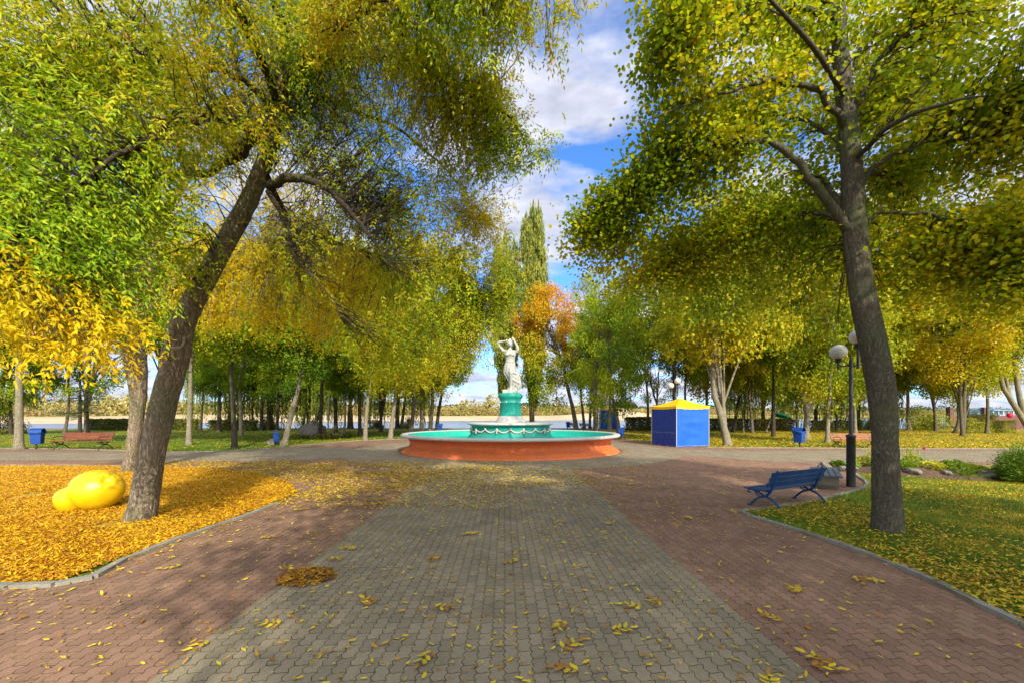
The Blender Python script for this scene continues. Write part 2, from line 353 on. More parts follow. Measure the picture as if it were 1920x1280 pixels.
M['tarpB'] = simple('blue_tarpaulin', (.006,.085,.52), .42, 3, .12, .4, .35)
M['tarpShade'] = simple('shaded_blue_tarpaulin', (.012,.035,.22), .42, 3, .15, .3, .45)
M['tarpY'] = simple('yellow_tarpaulin', (.80,.45,.01), .42, 3, .08, .3, .45)
M['globe'] = simple('opal_globe', (.50,.48,.45), .22, 3, .03, .02, .5)
M['rock'] = simple('granite', (.17,.155,.135), .9, 7, .45, .9, .2, ((.13,.12,.09), .6))
M['soil'] = simple('bed_soil', (.10,.065,.045), .95, 12, .5, 1.0, .1)
M['brick'] = simple('red_brick', (.24,.07,.05), .85, 9, .35, .5, .2)
M['umb'] = simple('green_canopy_cloth', (.02,.44,.19), .6, 4, .12, .15, .3)
M['crimson'] = simple('crimson_cloth', (.6,.01,.05), .6, 8, .1)
M['cutwood'] = simple('knot_scar_wood', (.075,.07,.06), .9, 30, .5, .8, .1)
M['scar'] = simple('callus_bark', (.30,.25,.18), .9, 14, .25, .6, .15)
M['bluerail'] = simple('blue_rail_paint', (.03,.18,.36), .5, 8, .2)
M['greypole'] = simple('grey_steel', (.16,.16,.16), .5, 9, .2)

# ------------------------------------------------------------------ ground, river, paving
FE = np.array([(-1200,150),(-262,204),(0,360),(594,600),(1400,760)], float)   # far water's edge
def far_edge(x): return np.interp(x, FE[:, 0], FE[:, 1])
def gheight(x, y):
    z = np.zeros_like(x)
    bank = np.clip((y-62.5)/9, 0, 1); z -= bank*5.0
    e = far_edge(x); d = y-e
    up = np.clip(d/70, -1, 1); rise = np.where(d > -30, 0, 0.0)
    zf = np.where(d > -40, -2.2+np.clip(d, -40, 50)/50*4.6+np.clip(d-50, 0, 400)/400*5, -6)
    n = np.array([mnoise.noise(Vector((a*.012, b*.012, 3))) for a, b in zip(x.ravel(), y.ravel())]).reshape(x.shape)
    zf = zf+np.where(d > 8, n*3.0*np.clip((d-8)/40, 0, 1), 0)
    ang = x/np.maximum(y, 1)
    dune = np.exp(-((ang-.255)/.085)**2)*np.clip((d-4)/60, 0, 1)*9.5*(1/(1+np.exp((d-160)/30)))
    return np.where(y > 72, np.maximum(zf+dune, -6), z)
def build_ground():
    xs = np.concatenate([np.linspace(-2500, -420, 14), np.linspace(-400, 700, 130), np.linspace(730, 3200, 14)])
    ys = np.concatenate([np.linspace(-60, 60, 25), np.linspace(62.5, 72, 5), np.linspace(80, 900, 150), np.linspace(950, 6500, 14)])
    X, Y = np.meshgrid(xs, ys); Z = gheight(X, Y)
    v = np.stack([X, Y, Z], -1).reshape(-1, 3); nx = len(xs); ny = len(ys)
    i = np.arange(ny-1)[:, None]*nx+np.arange(nx-1)[None]
    f = np.stack([i, i+1, i+nx+1, i+nx], -1).reshape(-1, 4)
    me = MB().add(v, f).mesh('ground', M['ground'])
    d = (Y-far_edge(X)).ravel(); ang = (X/np.maximum(Y, 1)).ravel()
    h = np.clip((d-38)/12, 0, 1); dune = np.exp(-((ang-.255)/.10)**2); h = h*np.where((d < 170), 1-np.clip(dune*1.6, 0, 1), 1)
    h = np.maximum(h, np.clip((ang-.42)/.05, 0, 1)*np.clip(d/10, 0, 1))
    a = me.attributes.new('heath', 'FLOAT', 'POINT'); a.data.foreach_set('value', h.astype(np.float32))
    tag(link('ground', me), kind='structure')
    m, nt = mat('river_water'); c = coords(nt, (.12, .5, 1))
    n = N(nt, 'ShaderNodeTexNoise', {'Vector': c, 'Scale': 1.5, 'Detail': 4.0})
    fin(nt, principled(nt, (.10,.135,.18), .22, n.outputs[0], .35, .25, .6))
    tag(link('river', MB().add([[-3000,66,-2.2],[3500,66,-2.2],[3500,2000,-2.2],[-3000,2000,-2.2]], [[0,1,2,3]]).mesh('river', m)), kind='structure')
build_ground()

g2 = lambda *a: G(*a)[:2]
KL = [(-40, 4.45), (-20, 4.46), (-8, 4.47), g2(103,1098), g2(233,1050), g2(338,1010), g2(405,986), g2(455,969), (-5.05, 8.6), (-5.3, 9.8), (-6.2, 11.2), (-8.0, 12.8), (-10.5, 14.3), (-13.5, 15.1), g2(0,872), (-40, 15.6)]
BL = [(-40, 23.3), g2(0,840), g2(160,842), g2(318,847), g2(440,844), g2(540,837), g2(640,827.5), g2(755,822.5), (-5.5, 35), (-3, 36)]
BR = [(3, 36), (5.5, 35.3), g2(1150,821), g2(1221,829.6), g2(1325,838), g2(1490,839.3), g2(1604,840), g2(1882,841), (50, 23)]
KR = [(50, 14.6), (24, 14.7), g2(1882,875.5), g2(1805,868), g2(1700,866), g2(1640,866.5), g2(1607,872), g2(1600,884), g2(1613,895), g2(1626,906), g2(1616,916), g2(1575,927), g2(1532,938), g2(1460,951), g2(1402,957), g2(1398,963), g2(1440,978), g2(1520,1003), g2(1640,1045), g2(1782,1106), g2(1920,1174), (4.66, 1.5), (4.66, -14)]
outline = [(-40, -14)]+KL+BL+[(-3, 56.5), (-90, 56.5), (-90, 61.8), (90, 61.8), (90, 56.5), (3, 56.5)]+BR+KR
def sheet(name, poly, z, m, cut=None):
    v = [(x, y, z) for x, y in poly]; me = bpy.data.meshes.new(name); me.from_pydata(v, [], [list(range(len(v)))]); me.materials.append(m); me.update()
    if me.polygons[0].normal.z < 0: me.flip_normals()
    return tag(link(name, me), kind='structure')
sheet('plaza_paving', outline, .004, M['pave_red'])
# grey strips: the alley, the two cross paths, the ring round the fountain
FC = (-.09, 22.8)
sl_ = lambda y: -.0187*y
sheet('alley_strip', [(-2.41, -14), (2.36, -14), (2.36+sl_(17.6), 17.6), (-2.41+sl_(17.6), 17.6)], .008, M['pave_grey'])
ring = MB(); a = np.linspace(0, 2*math.pi, 97)
for r0, r1, zz in ((6.2, 9.0, .012),):
    vv = [(FC[0]+r*math.cos(t), FC[1]+r*math.sin(t), zz) for t in a for r in (r0, r1)]
    ring.add(vv, [[2*i, 2*i+1, 2*i+3, 2*i+2] for i in range(96)])
tag(ring.obj('fountain_ring_paving', M['pave_grey']), kind='structure')
sheet('left_path_strip', [(-40, 17.0), (-15.5, 17.0), (-10.5, 16.6), (-7.5, 18.2), (-8.8, 22.8), (-11, 24.5), (-17.5, 20.0), (-20, 20.6), (-40, 21.9)], .008, M['pave_grey'])
sheet('right_path_strip', [(8.3, 19.5), (11, 16.4), (20, 16.3), (50, 16.2), (50, 21.6), (12, 21.8), (8.9, 23.2)], .008, M['pave_grey'])
sheet('promenade', [(-90, 56.6), (90, 56.6), (90, 61.6), (-90, 61.6)], .008, simple('asphalt_pink', (.17,.14,.12), .9, 6, .25, .3, .2))
def kerb(name, pts, wd=.085, ht=.045):
    p = np.array(pts, float); mb = MB(); L = 0
    p3 = spline(np.c_[p, np.zeros(len(p))], 3)[:, :2] if len(p) > 2 else p
    seg = []
    for a_, b_ in zip(p3[:-1], p3[1:]):
        n = max(1, int(np.linalg.norm(b_-a_)/1.0)); 
        for k in range(n): seg.append((a_+(b_-a_)*k/n, a_+(b_-a_)*(k+1)/n))
    for a_, b_ in seg:
        d = b_-a_; l = np.linalg.norm(d); 
        if l < .05: continue
        d /= l; c = (a_+b_)/2; rot = [[d[0], -d[1], 0], [d[1], d[0], 0], [0, 0, 1]]
        h = ht+random.uniform(-.008, .008)
        mb.box((c[0]+random.uniform(-.004,.004), c[1], h/2-.02), (l-.008, wd, h+.04), rot)
    tag(mb.obj(name, M['kerb'], smooth=False), kind='structure')
kerb('kerb', KL[:9]); kerb('kerb', KL[-3:]); kerb('kerb', BL[:-1]); kerb('kerb', BR[1:]); kerb('kerb', KR)

# ------------------------------------------------------------------ fountain
def fountain():
    t = thing('fountain', 'round fountain with orange flared outer wall, white rim and turquoise basin', 'fountain', (FC[0], FC[1], 0))
    def pil(r, z, a):
        k = np.zeros_like(a); 
        for c in np.arange(0, 2*math.pi, math.pi/12): k = np.maximum(k, np.clip(1.6-np.abs(((a-c+math.pi) % (2*math.pi))-math.pi)/.018, 0, 1))
        return r+k[None]*.035*((z > .12) & (z < .74))
    MB().lathe([(6.05,0),(6.02,.05),(5.93,.11),(5.80,.16),(5.79,.185),(5.66,.25),(5.57,.36),(5.54,.48),(5.57,.60),(5.67,.71),(5.80,.77),(5.84,.785)], 384, mod=pil).obj('outer_wall', M['orange'], t)
    MB().lathe([(5.80,.782),(6.00,.79),(6.06,.82),(6.075,.87),(6.04,.925),(5.98,.942),(5.78,.945),(5.72,.93),(5.70,.90)], 192).obj('rim', M['white'], t)
    MB().lathe([(5.725,.925),(5.70,.90),(5.60,.70),(5.50,.56),(5.44,.53),(5.0,.52),(2.2,.50)], 192).obj('basin_lining', M['tealin'], t)
    b = MB().lathe([(2.62,.50),(2.58,.60),(2.44,.70),(2.30,.86),(2.22,1.02),(2.19,1.18),(2.22,1.32),(2.31,1.40)], 128).obj('upper_bowl', M['teal'], t)
    MB().lathe([(2.30,1.398),(2.42,1.42),(2.43,1.49),(2.38,1.52),(1.6,1.535),(.8,1.54)], 128).obj('bowl_rim', M['white'], b)
    ns = 10
    for k in range(ns):
        a0 = 2*math.pi*(k+.5)/ns - math.pi/2; a1 = a0+2*math.pi/ns
        for q in range(2):
            aa = np.linspace(a0+(a1-a0)*q/2, a0+(a1-a0)*(q+1)/2, 11); s = np.linspace(-1, 1, 11)
            z = 1.03+.17*s**2; r = 2.235+.02*(1-s**2)
            pts = np.stack([r*np.cos(aa), r*np.sin(aa), z], -1)
            MB().tube(pts, .028+.022*(1-s**2), 8).obj('garland', M['white'], b)
        mb = MB(); c, s_ = math.cos(a0), math.sin(a0)
        mb.tube([(2.24*c, 2.24*s_, 1.26), (2.26*c, 2.26*s_, 1.20), (2.27*c, 2.27*s_, 1.08), (2.29*c, 2.29*s_, .97), (2.30*c, 2.30*s_, .95)], [.03, .07, .045, .06, .02], 8)
        mb.obj('tassel', M['white'], b)
        am = (a0+a1)/2; c, s_ = math.cos(am), math.sin(am)
        MB().tube([(2.22*c, 2.22*s_, 1.27), (2.24*c, 2.24*s_, 1.22), (2.25*c, 2.25*s_, 1.13)], [.03, .075, .03], 8).obj('rosette', M['white'], b)
    col = MB().lathe([(.66,1.88),(.665,1.95),(.62,2.0),(.60,2.05),(.60,2.60),(.625,2.62),(.625,2.65),(.60,2.67),(.60,2.84),(.64,2.88),(.70,2.95),(.715,3.02),(.70,3.10),(.62,3.17),(.58,3.19),(.0,3.19)], 72).obj('column', M['teal'], t)
    MB().lathe([(.88,1.53),(.86,1.58),(.80,1.66),(.74,1.78),(.70,1.88),(.655,1.90)], 72).obj('column_foot', M['white'], col)
    for k in range(8):
        a = 2*math.pi*(k+.5)/8-math.pi/2; c, s_ = math.cos(a), math.sin(a)
        MB().tube([(.58*c, .58*s_, 2.68), (.62*c, .62*s_, 2.68), (.645*c, .645*s_, 2.68), (.655*c, .655*s_, 2.68)], [.05, .05, .035, .01], 12).obj('rosette', M['white'], col)
fountain()

def loft(mb, rings, n=48):
    """rings: (cx, cy, cz, rx, ry, fold_amp, fold_n, phase)"""
    a = np.linspace(0, 2*math.pi, n, endpoint=False); V = []
    for (cx, cy, cz, rx, ry, fa, fn, ph) in rings:
        k = 1+fa*np.sin(fn*a+ph)+fa*.6*np.sin((fn*1.7)*np.round(1)*a*0+ (fn+3)*a-ph*2)
        V.append(np.stack([cx+rx*k*np.cos(a), cy+ry*k*np.sin(a), np.full(n, cz)], -1))
    V = np.array(V).reshape(-1, 3); m = len(rings)
    i = np.arange(m-1)[:, None]*n; j = np.arange(n)[None]; j2 = (j+1) % n
    mb.add(V, np.stack([i+j, i+j2, i+n+j2, i+n+j], -1).reshape(-1, 4))
    for k0, rev in ((0, True), ((m-1)*n, False)):
        s0 = mb.n-len(V); c = V[k0:k0+n].mean(0)
        mb.add(np.vstack([V[k0:k0+n], c]), [[n, (q+1) % n, q] if rev else [n, q, (q+1) % n] for q in range(n)])
def remeshed(name, mb, m, vox, parent=None, sm=4, loc=None):
    me = mb.mesh(name, m); o = bpy.data.objects.new(name+'_tmp', me); sc.collection.objects.link(o)
    r = o.modifiers.new('r', 'REMESH'); r.mode = 'VOXEL'; r.voxel_size = vox; r.use_smooth_shade = True
    s = o.modifiers.new('s', 'SMOOTH'); s.factor = .5; s.iterations = sm
    dg = bpy.context.evaluated_depsgraph_get(); me2 = bpy.data.meshes.new_from_object(o.evaluated_get(dg))
    bpy.data.objects.remove(o); me2.name = name
    if not me2.materials: me2.materials.append(m)
    for p in me2.polygons: p.use_smooth = True
    return link(name, me2, parent, loc)
def statue():
    mb = MB(); z0 = 3.38
    # x to the right, -y towards the viewer; heights above the plinth top
    Z = lambda z: z
    # torso, neck, head as one chain of rings
    loft(mb, [(.0,.0,1.50,.20,.17,0,1,0),(-.01,0,1.62,.235,.17,0,1,0),(-.01,0,1.74,.235,.165,0,1,0),(-.015,-.01,1.86,.26,.18,0,1,0),(-.02,-.03,1.97,.295,.21,0,1,0),
              (-.02,-.03,2.06,.30,.205,0,1,0),(-.02,-.01,2.16,.29,.17,0,1,0),(-.02,0,2.23,.25,.14,0,1,0),(-.02,0,2.28,.15,.12,0,1,0),(-.02,-.01,2.34,.095,.095,0,1,0),(-.03,-.02,2.42,.09,.09,0,1,0)], 40)
    for sx in (-1, 1): loft(mb, [(-.02+.12*sx,-.17,1.90,.04,.03,0,1,0),(-.02+.125*sx,-.185,1.95,.10,.08,0,1,0),(-.02+.12*sx,-.175,2.02,.09,.07,0,1,0),(-.02+.11*sx,-.14,2.09,.05,.04,0,1,0)], 16)
    # head, turned a little up and to the right
    loft(mb, [(-.035,-.06,2.42,.06,.06,0,1,0),(-.04,-.075,2.47,.105,.11,0,1,0),(-.045,-.06,2.54,.14,.155,0,1,0),(-.05,-.05,2.62,.155,.175,0,1,0),(-.055,-.03,2.70,.15,.175,0,1,0),(-.06,-.01,2.77,.115,.14,0,1,0),(-.06,0,2.81,.05,.06,0,1,0)], 28)
    mb.tube([(-.05,-.215,2.62),(-.048,-.25,2.585),(-.045,-.235,2.555)], [.012,.026,.024], 8)          # nose
    mb.tube([(-.10,-.20,2.525),(-.045,-.222,2.52),(.01,-.20,2.525)], [.008,.02,.008], 8)                # mouth
    mb.tube([(-.14,-.19,2.645),(-.05,-.225,2.655),(.04,-.19,2.645)], [.012,.014,.012], 8)               # brow
    # hair: bun and loose mass at the back
    for c, r in (((.05,.12,2.72),.14),((-.10,.11,2.70),.14),((.0,.16,2.58),.14),((.09,.02,2.78),.10),((-.02,.05,2.85),.09)):
        loft(mb, [(c[0],c[1],c[2]+r*math.sin(q),r*math.cos(q)+.004,r*math.cos(q)+.004,.03,7,q) for q in np.linspace(-1.5,1.5,9)], 20)
    # arms: left-hand side of the picture, elbow out; right-hand side folded up
    arm = lambda pts, rad: mb.tube(spline(pts, 5), np.interp(np.linspace(0, 1, (len(pts)-1)*5+1), np.linspace(0, 1, len(rad)), rad), 16)
    arm([(-.22,0,2.20),(-.36,-.02,2.22),(-.52,-.04,2.44),(-.69,-.05,2.66)], [.10,.105,.085,.07])
    arm([(-.69,-.05,2.66),(-.55,-.05,2.72),(-.38,-.06,2.75),(-.24,-.06,2.77)], [.07,.07,.055,.045])
    arm([(.18,0,2.20),(.28,-.03,2.16),(.36,-.10,2.22)], [.10,.10,.075]); arm([(.36,-.10,2.22),(.35,-.12,2.42),(.27,-.12,2.62),(.19,-.10,2.78)], [.075,.075,.055,.045])
    def hand(c, d, side):
        c = np.array(c, float); d = unit(np.array(d, float)); s = unit(np.array(side, float)); n = np.cross(d, s)
        mb.tube([c, c+d*.05, c+d*.12], [.045, .055, .045], 10)
        for k, l in enumerate((.10, .12, .115, .085)):
            b = c+d*.11+s*(.036-.024*k)
            mb.tube([b, b+d*l*.5+n*.01, b+d*l*.8-n*.02, b+d*l-n*.045], [.017,.016,.015,.011], 6)
        b = c+d*.03+s*.05; mb.tube([b, b+s*.035+d*.04, b+s*.04+d*.085], [.02,.018,.012], 6)
    hand((-.25,-.06,2.77), (1,.0,.12), (0,-.3,1)); hand((.19,-.10,2.78), (-.45,0,.9), (-.9,-.2,-.4))
    # skirt with folds, blown to the right
    rings = []
    for z, x, rx, ry, fa, ph in ((1.60,-.01,.235,.175,.01,0),(1.56,-.01,.25,.19,.03,0),(1.46,-.03,.275,.215,.035,.2),(1.32,-.04,.305,.235,.04,.4),(1.15,-.04,.315,.25,.045,.6),
        (1.0,-.03,.325,.26,.05,.9),(.88,.02,.34,.26,.055,1.2),(.76,.09,.33,.26,.06,1.5),(.62,.12,.30,.25,.065,1.8),(.50,.15,.28,.25,.07,2.1),(.38,.17,.26,.24,.07,2.4),(.26,.17,.25,.24,.07,2.8),(.14,.15,.26,.25,.07,3.0),(.02,.12,.29,.27,.06,3.2)):
        rings.append((x, 0, z, rx, ry, fa, 9, ph))
    loft(mb, rings, 72)
    mb.tube([(-.25,0,1.575),(-.12,-.18,1.57),(0,-.20,1.565),(.12,-.18,1.57),(.23,0,1.575),(.1,.18,1.57),(-.12,.18,1.57),(-.25,0,1.575)], .028, 8)   # girdle
    # billowing scarf folds on the right
    for pts, rad in (([(.02,-.22,1.02),(.20,-.20,.95),(.36,-.05,.80),(.44,.0,.55),(.40,.02,.30)], [.04,.07,.10,.10,.05]),
                     ([(-.12,-.22,.80),(.06,-.27,.66),(.24,-.22,.46),(.42,-.05,.40),(.54,0,.50)], [.03,.05,.08,.09,.03]),
                     ([(.0,-.24,.85),(.14,-.25,.80),(.30,-.16,.66),(.42,-.06,.60)], [.02,.035,.05,.04]),
                     ([(.40,0,.62),(.46,0,.42),(.46,0,.20),(.42,0,.04)], [.08,.11,.10,.06]),
                     ([(.16,-.20,.45),(.28,-.22,.28),(.38,-.18,.10)], [.04,.05,.05])):
        mb.tube(spline(pts, 5), np.interp(np.linspace(0, 1, (len(pts)-1)*5+1), np.linspace(0, 1, len(rad)), rad), 12)
    # bent knee under the cloth, shins and feet
    arm([(.0,-.12,1.25),(.03,-.26,.98),(.02,-.27,.86)], [.13,.125,.10]); arm([(.02,-.27,.86),(.04,-.24,.60),(.02,-.22,.26),(.0,-.20,.06)], [.10,.095,.06,.055])
    arm([(.16,-.18,.55),(.18,-.20,.30),(.17,-.20,.07)], [.09,.065,.055])
    for x in (.0, .18): mb.tube([(x,-.18,.05),(x-.02,-.27,.045),(x-.03,-.36,.03)], [.055,.055,.03], 10)
    mb.box((0,0,-.10), (.80,.72,.20)); 
    st = remeshed('statue', mb, M['plaster'], .0135, None, 2, (FC[0]-.0, FC[1], z0))
    st.scale = (1.12, 1.12, 1.0)
    tag(st, 'white statue of a woman with arms raised to her head, on the fountain column', 'statue')
statue()

# ------------------------------------------------------------------ lemon
def lemon():
    m, nt = mat('lemon_paint'); c = coords(nt); n1 = N(nt, 'ShaderNodeTexNoise', {'Vector': c, 'Scale': 55.0, 'Detail': 3.0})
    n2 = N(nt, 'ShaderNodeTexNoise', {'Vector': c, 'Scale': 4.0, 'Detail': 5.0})
    col = ramp(nt, n2.outputs[0], [(.35, (.64,.38,.004)), (.65, (.70,.46,.005))])
    h = MA(nt, 'ADD', n1.outputs[0], MA(nt, 'MULTIPLY', n2.outputs[0], 1.0))
    fin(nt, principled(nt, col, .28, h, .5, .008, .4)); M['lemon'] = m
    prof = [(-.78,0),(-.775,.08),(-.75,.16),(-.70,.225),(-.62,.268),(-.53,.285),(-.45,.285),(-.395,.292),(-.35,.32),(-.28,.375),(-.18,.418),(-.05,.442),(.08,.44),(.20,.415),(.32,.365),(.42,.295),(.49,.215),(.535,.13),(.555,.06),(.56,0)]
    pr = spline([(a, b, 0) for a, b in prof], 4)[:, :2]; segs = 96; a = np.linspace(0, 2*math.pi, segs, endpoint=False)
    V = np.stack([pr[:, 0][:, None]*np.ones(segs), pr[:, 1][:, None]*np.cos(a), pr[:, 1][:, None]*np.sin(a)], -1)
    n = len(pr); i = np.arange(n-1)[:, None]*segs; j = np.arange(segs)[None]; j2 = (j+1) % segs
    F = np.stack([i+j, i+segs+j, i+segs+j2, i+j2], -1).reshape(-1, 4); V = V.reshape(-1, 3)
    dm = np.array([.40, -.26, .12])                        # navel dimple
    d = np.linalg.norm(V-dm, axis=1); 
    for k in range(len(V)):
        nn = mnoise.noise(Vector(V[k]*2.2)); V[k] *= 1+.02*nn
    inw = np.exp(-(d/.07)**2)[:, None]; V -= unit(V)*inw*.08
    ring = np.exp(-((d-.15)/.05)**2)[:, None]; V += unit(V)*ring*.016*(1+.5*np.sin(np.arctan2(V[:, 2]-.12, V[:, 0]-.4)*7))[:, None]
    o = MB().add(V, F).obj('lemon_sculpture', m)
    o.rotation_euler = (R(4), R(-24), R(24)); o.scale = (.80, .93, .93); x, y, _ = P(180, 921, 8.1); o.location = (x, y, .39)
    tag(o, 'giant glossy yellow lemon sculpture lying on fallen leaves beside the leaning tree', 'sculpture')
lemon()

# ------------------------------------------------------------------ benches
def slat(mb, p0, p1, wvec, tvec):
    p0, p1, wv, tv = [np.array(q, float) for q in (p0, p1, wvec, tvec)]
    v = [p0+a*wv/2+b*tv/2 for a, b in ((-1,-1),(1,-1),(1,1),(-1,1))]+[p1+a*wv/2+b*tv/2 for a, b in ((-1,-1),(1,-1),(1,1),(-1,1))]
    mb.add(v, [[0,1,2,3],[7,6,5,4],[0,4,5,1],[1,5,6,2],[2,6,7,3],[3,7,4,0]])
def park_bench(name, label, loc, rz, wood, metal, L=1.9, s=1.0, arms=True, group=None, backslats=3, gap=False):
    """x along the bench, -y is the front"""
    t = thing(name, label, 'bench', loc, rz, group)
    mb = MB()
    for k in range(4 if not gap else 3):
        y = -.42*s+k*.125*s*(1 if not gap else 1.3); z = (.405+.012*abs(k-1.5))*s
        slat(mb, (-L/2,y,z), (L/2,y,z), (0,.105*s,0), (0,0,.03*s))
    mb.obj('seat', wood, t, smooth=False)
    mb = MB(); n = backslats
    for k in range(n):
        f = (k+.5)/n; z = (.50+.36*f)*s; y = (.04+.16*f)*s
        slat(mb, (-L/2,y,z), (L/2,y,z), (0,.03*s,.30*s/n), (0,.03*s,-.005))
    mb.obj('backrest', wood, t, smooth=False)
    for sx in (-1, 1):
        x = sx*(L/2-.18*s); mb = MB()
        def rod(pts, r=.018): mb.tube(spline([(x, p[0]*s, p[1]*s) for p in pts], 5), r*s*1.15, 8)
        rod([(-.44,.0),(-.40,.06),(-.26,.20),(-.10,.27),(.02,.37),(.07,.50),(.13,.68),(.19,.88)], .022)     # front foot sweeping into the back
        rod([(.26,.0),(.20,.10),(.06,.22),(-.10,.27),(-.22,.33),(-.38,.385),(-.46,.38)], .022)
        rod([(-.46,.385),(-.20,.39),(.05,.385)], .018); rod([(-.46,.38),(-.50,.34),(-.47,.30),(-.43,.33)], .012)
        rod([(-.32,.38),(-.30,.30),(-.20,.25)], .012); rod([(.0,.36),(-.06,.31),(-.02,.28)], .012)
        mb.box((x, -.44*s, .012), (.06*s,.09*s,.024)); mb.box((x, .26*s, .012), (.06*s,.09*s,.024))
        if arms: rod([(.10,.62),(-.10,.66),(-.34,.64),(-.43,.57),(-.38,.50),(-.40,.40)], .014)
        mb.obj('leg', metal, t)
    return t
# near blue bench seen from behind (rear feet at ~(5.2,8.0) and (6.85,8.9))
park_bench('park_bench', 'bright blue bench with scrolled iron legs, seen from behind, next to the block bench', (5.98, 8.50, .004), math.atan2(.84, 1.69)+math.pi, M['blue'], M['blue'], 1.95, .90, arms=False, backslats=3)
park_bench('park_bench', 'dark red slatted bench with iron armrests beside the left path', (*g2(160, 841.5)[:2], .0), math.atan2(.0, 1)-.06, M['redwood'], M['iron'], 3.1, 1.12, gap=True, backslats=2)
park_bench('park_bench', 'orange-brown slatted bench on the grass edge behind the tall lamp', (*g2(1599, 838.5)[:2], .0), .05, M['brownwood'], M['iron'], 2.6, 1.0, backslats=3)
park_bench('park_bench', 'pale grey bench behind the fountain, the one nearer the poplar', (*g2(1070, 804)[:2], 0), 1.9, M['greyslat'], M['iron'], 1.9, 1.15, group='pale benches facing the river')
park_bench('park_bench', 'pale grey bench behind the fountain, the one nearer the small kiosk', (*g2(1098, 806)[:2], 0), 2.3, M['greyslat'], M['iron'], 1.9, 1.1, group='pale benches facing the river')
park_bench('park_bench', 'small brown bench among the willow trunks left of the fountain', (*g2(701, 803)[:2], 0), math.pi, M['redwood'], M['iron'], 1.9, 1.5)
park_bench('park_bench', 'dark blue bench far off in front of the brick terrace wall', (*g2(1776, 803)[:2], 0), 0, M['blue'], M['iron'], 2.4, 1.0)
def box_bench():
    t = thing('block_bench', 'concrete block bench topped with weathered blue-grey planks beside the lamp post', 'bench', (8.68, 11.05, .006), math.atan2(1.6, 1.15))
    mb = MB(); mb.box((0, 0, .20), (1.75, .50, .22)); mb.box((-.55, 0, .045), (.42,.50,.09)); mb.box((.55, 0, .045), (.42,.50,.09))
    mb.obj('base', M['concrete'], t, smooth=False)
    mb = MB()
    for k in range(5): slat(mb, (-1.0, -.26+.13*k, .345), (1.0, -.26+.13*k, .345), (0,.112,0), (0,0,.045))
    mb.obj('seat', M['greyslat'], t, smooth=False)
    for x in (-.8, .8): MB().box((x, 0, .318), (.06,.56,.012)).obj('batten', M['iron'], t, smooth=False)
box_bench()

# ------------------------------------------------------------------ litter bins
def bin_(label, px, py, rz, s=1.0, kind=0, H=.9):
    t = thing('litter_bin', label, 'litter bin', (*g2(px, py)[:2], 0), rz, 'blue litter bins along the paths')
    w_, d_, h0, h1 = .36*s, .32*s, .22*s, .72*s
    mb = MB(); v = []
    for z, k in ((h0, .86), (h1, 1.0)):
        v += [(-w_/2*k,-d_/2*k,z),(w_/2*k,-d_/2*k,z),(w_/2*k,d_/2*k,z),(-w_/2*k,d_/2*k,z)]
    mb.add(v, [[0,3,2,1],[0,1,5,4],[1,2,6,5],[2,3,7,6],[3,0,4,7]])
    v2 = [(x*.94, y*.94, z+.01) for x, y, z in v]; mb.add(v2, [[0,1,2,3],[4,5,1,0],[5,6,2,1],[6,7,3,2],[7,4,0,3]])
    mb.obj('body', M['bluebin'], t, smooth=False)
    MB().box((0, 0, h1-.06), (w_*.93, d_*.93, .02)).obj('dark_inset', M['dark'], t, smooth=False)  # near-black plate: the darkness inside the bin put in as colour
    hd = MB(); n = 14; rr = d_/2+.03*s; a = np.linspace(0, math.pi, n)      # half-round hood, open at the ends
    for ro, flip in ((rr, False), (rr-.02, True)):
        vv = [(x, ro*math.cos(q), h1+ro*math.sin(q)*.95) for q in a for x in (-w_/2-.03, w_/2+.03)]
        f = [[2*i, 2*i+1, 2*i+3, 2*i+2] if flip else [2*i, 2*i+2, 2*i+3, 2*i+1] for i in range(n-1)]; hd.add(vv, f)
    for x, s_ in ((-w_/2-.03, 1), (w_/2+.03, -1)):
        vv = [(x, r_*math.cos(q), h1+r_*math.sin(q)*.95) for q in a for r_ in (rr, rr-.02)]
        hd.add(vv, [[2*i, 2*i+1, 2*i+3, 2*i+2][::s_] for i in range(n-1)])
    for y in (-rr+.01, rr-.01): hd.box((0, y, h1-.03), (w_+.06, .02, .10))
    hd.obj('hood', M['bluebin'], t)
    MB().tube([(0, d_*.2, 0), (0, d_*.2, h0+.02)], .035*s, 8).obj('post', M['iron'], t)
    return t
bin_('blue litter bin left of the dark red bench', 70, 840.5, R(115)+math.pi/2, 1.32)
bin_('blue litter bin on a post beside the leaning tree left of the boulder', 518, 834, R(35)-math.pi/2, 1.10)
bin_('blue litter bin at the left side of the fountain rim, near the water', 825, 812, R(0), 1.2)
bin_('blue litter bin behind the fountain, close to the pale benches', 1065, 804, R(10), 1.2)
bin_('bright blue litter bin leaning at the right end of the fountain rim', 1165, 823.5, R(70), 1.35)
bin_('rounded dark blue litter bin on a post left of the orange-brown bench', 1498, 838, R(-60), 1.35)

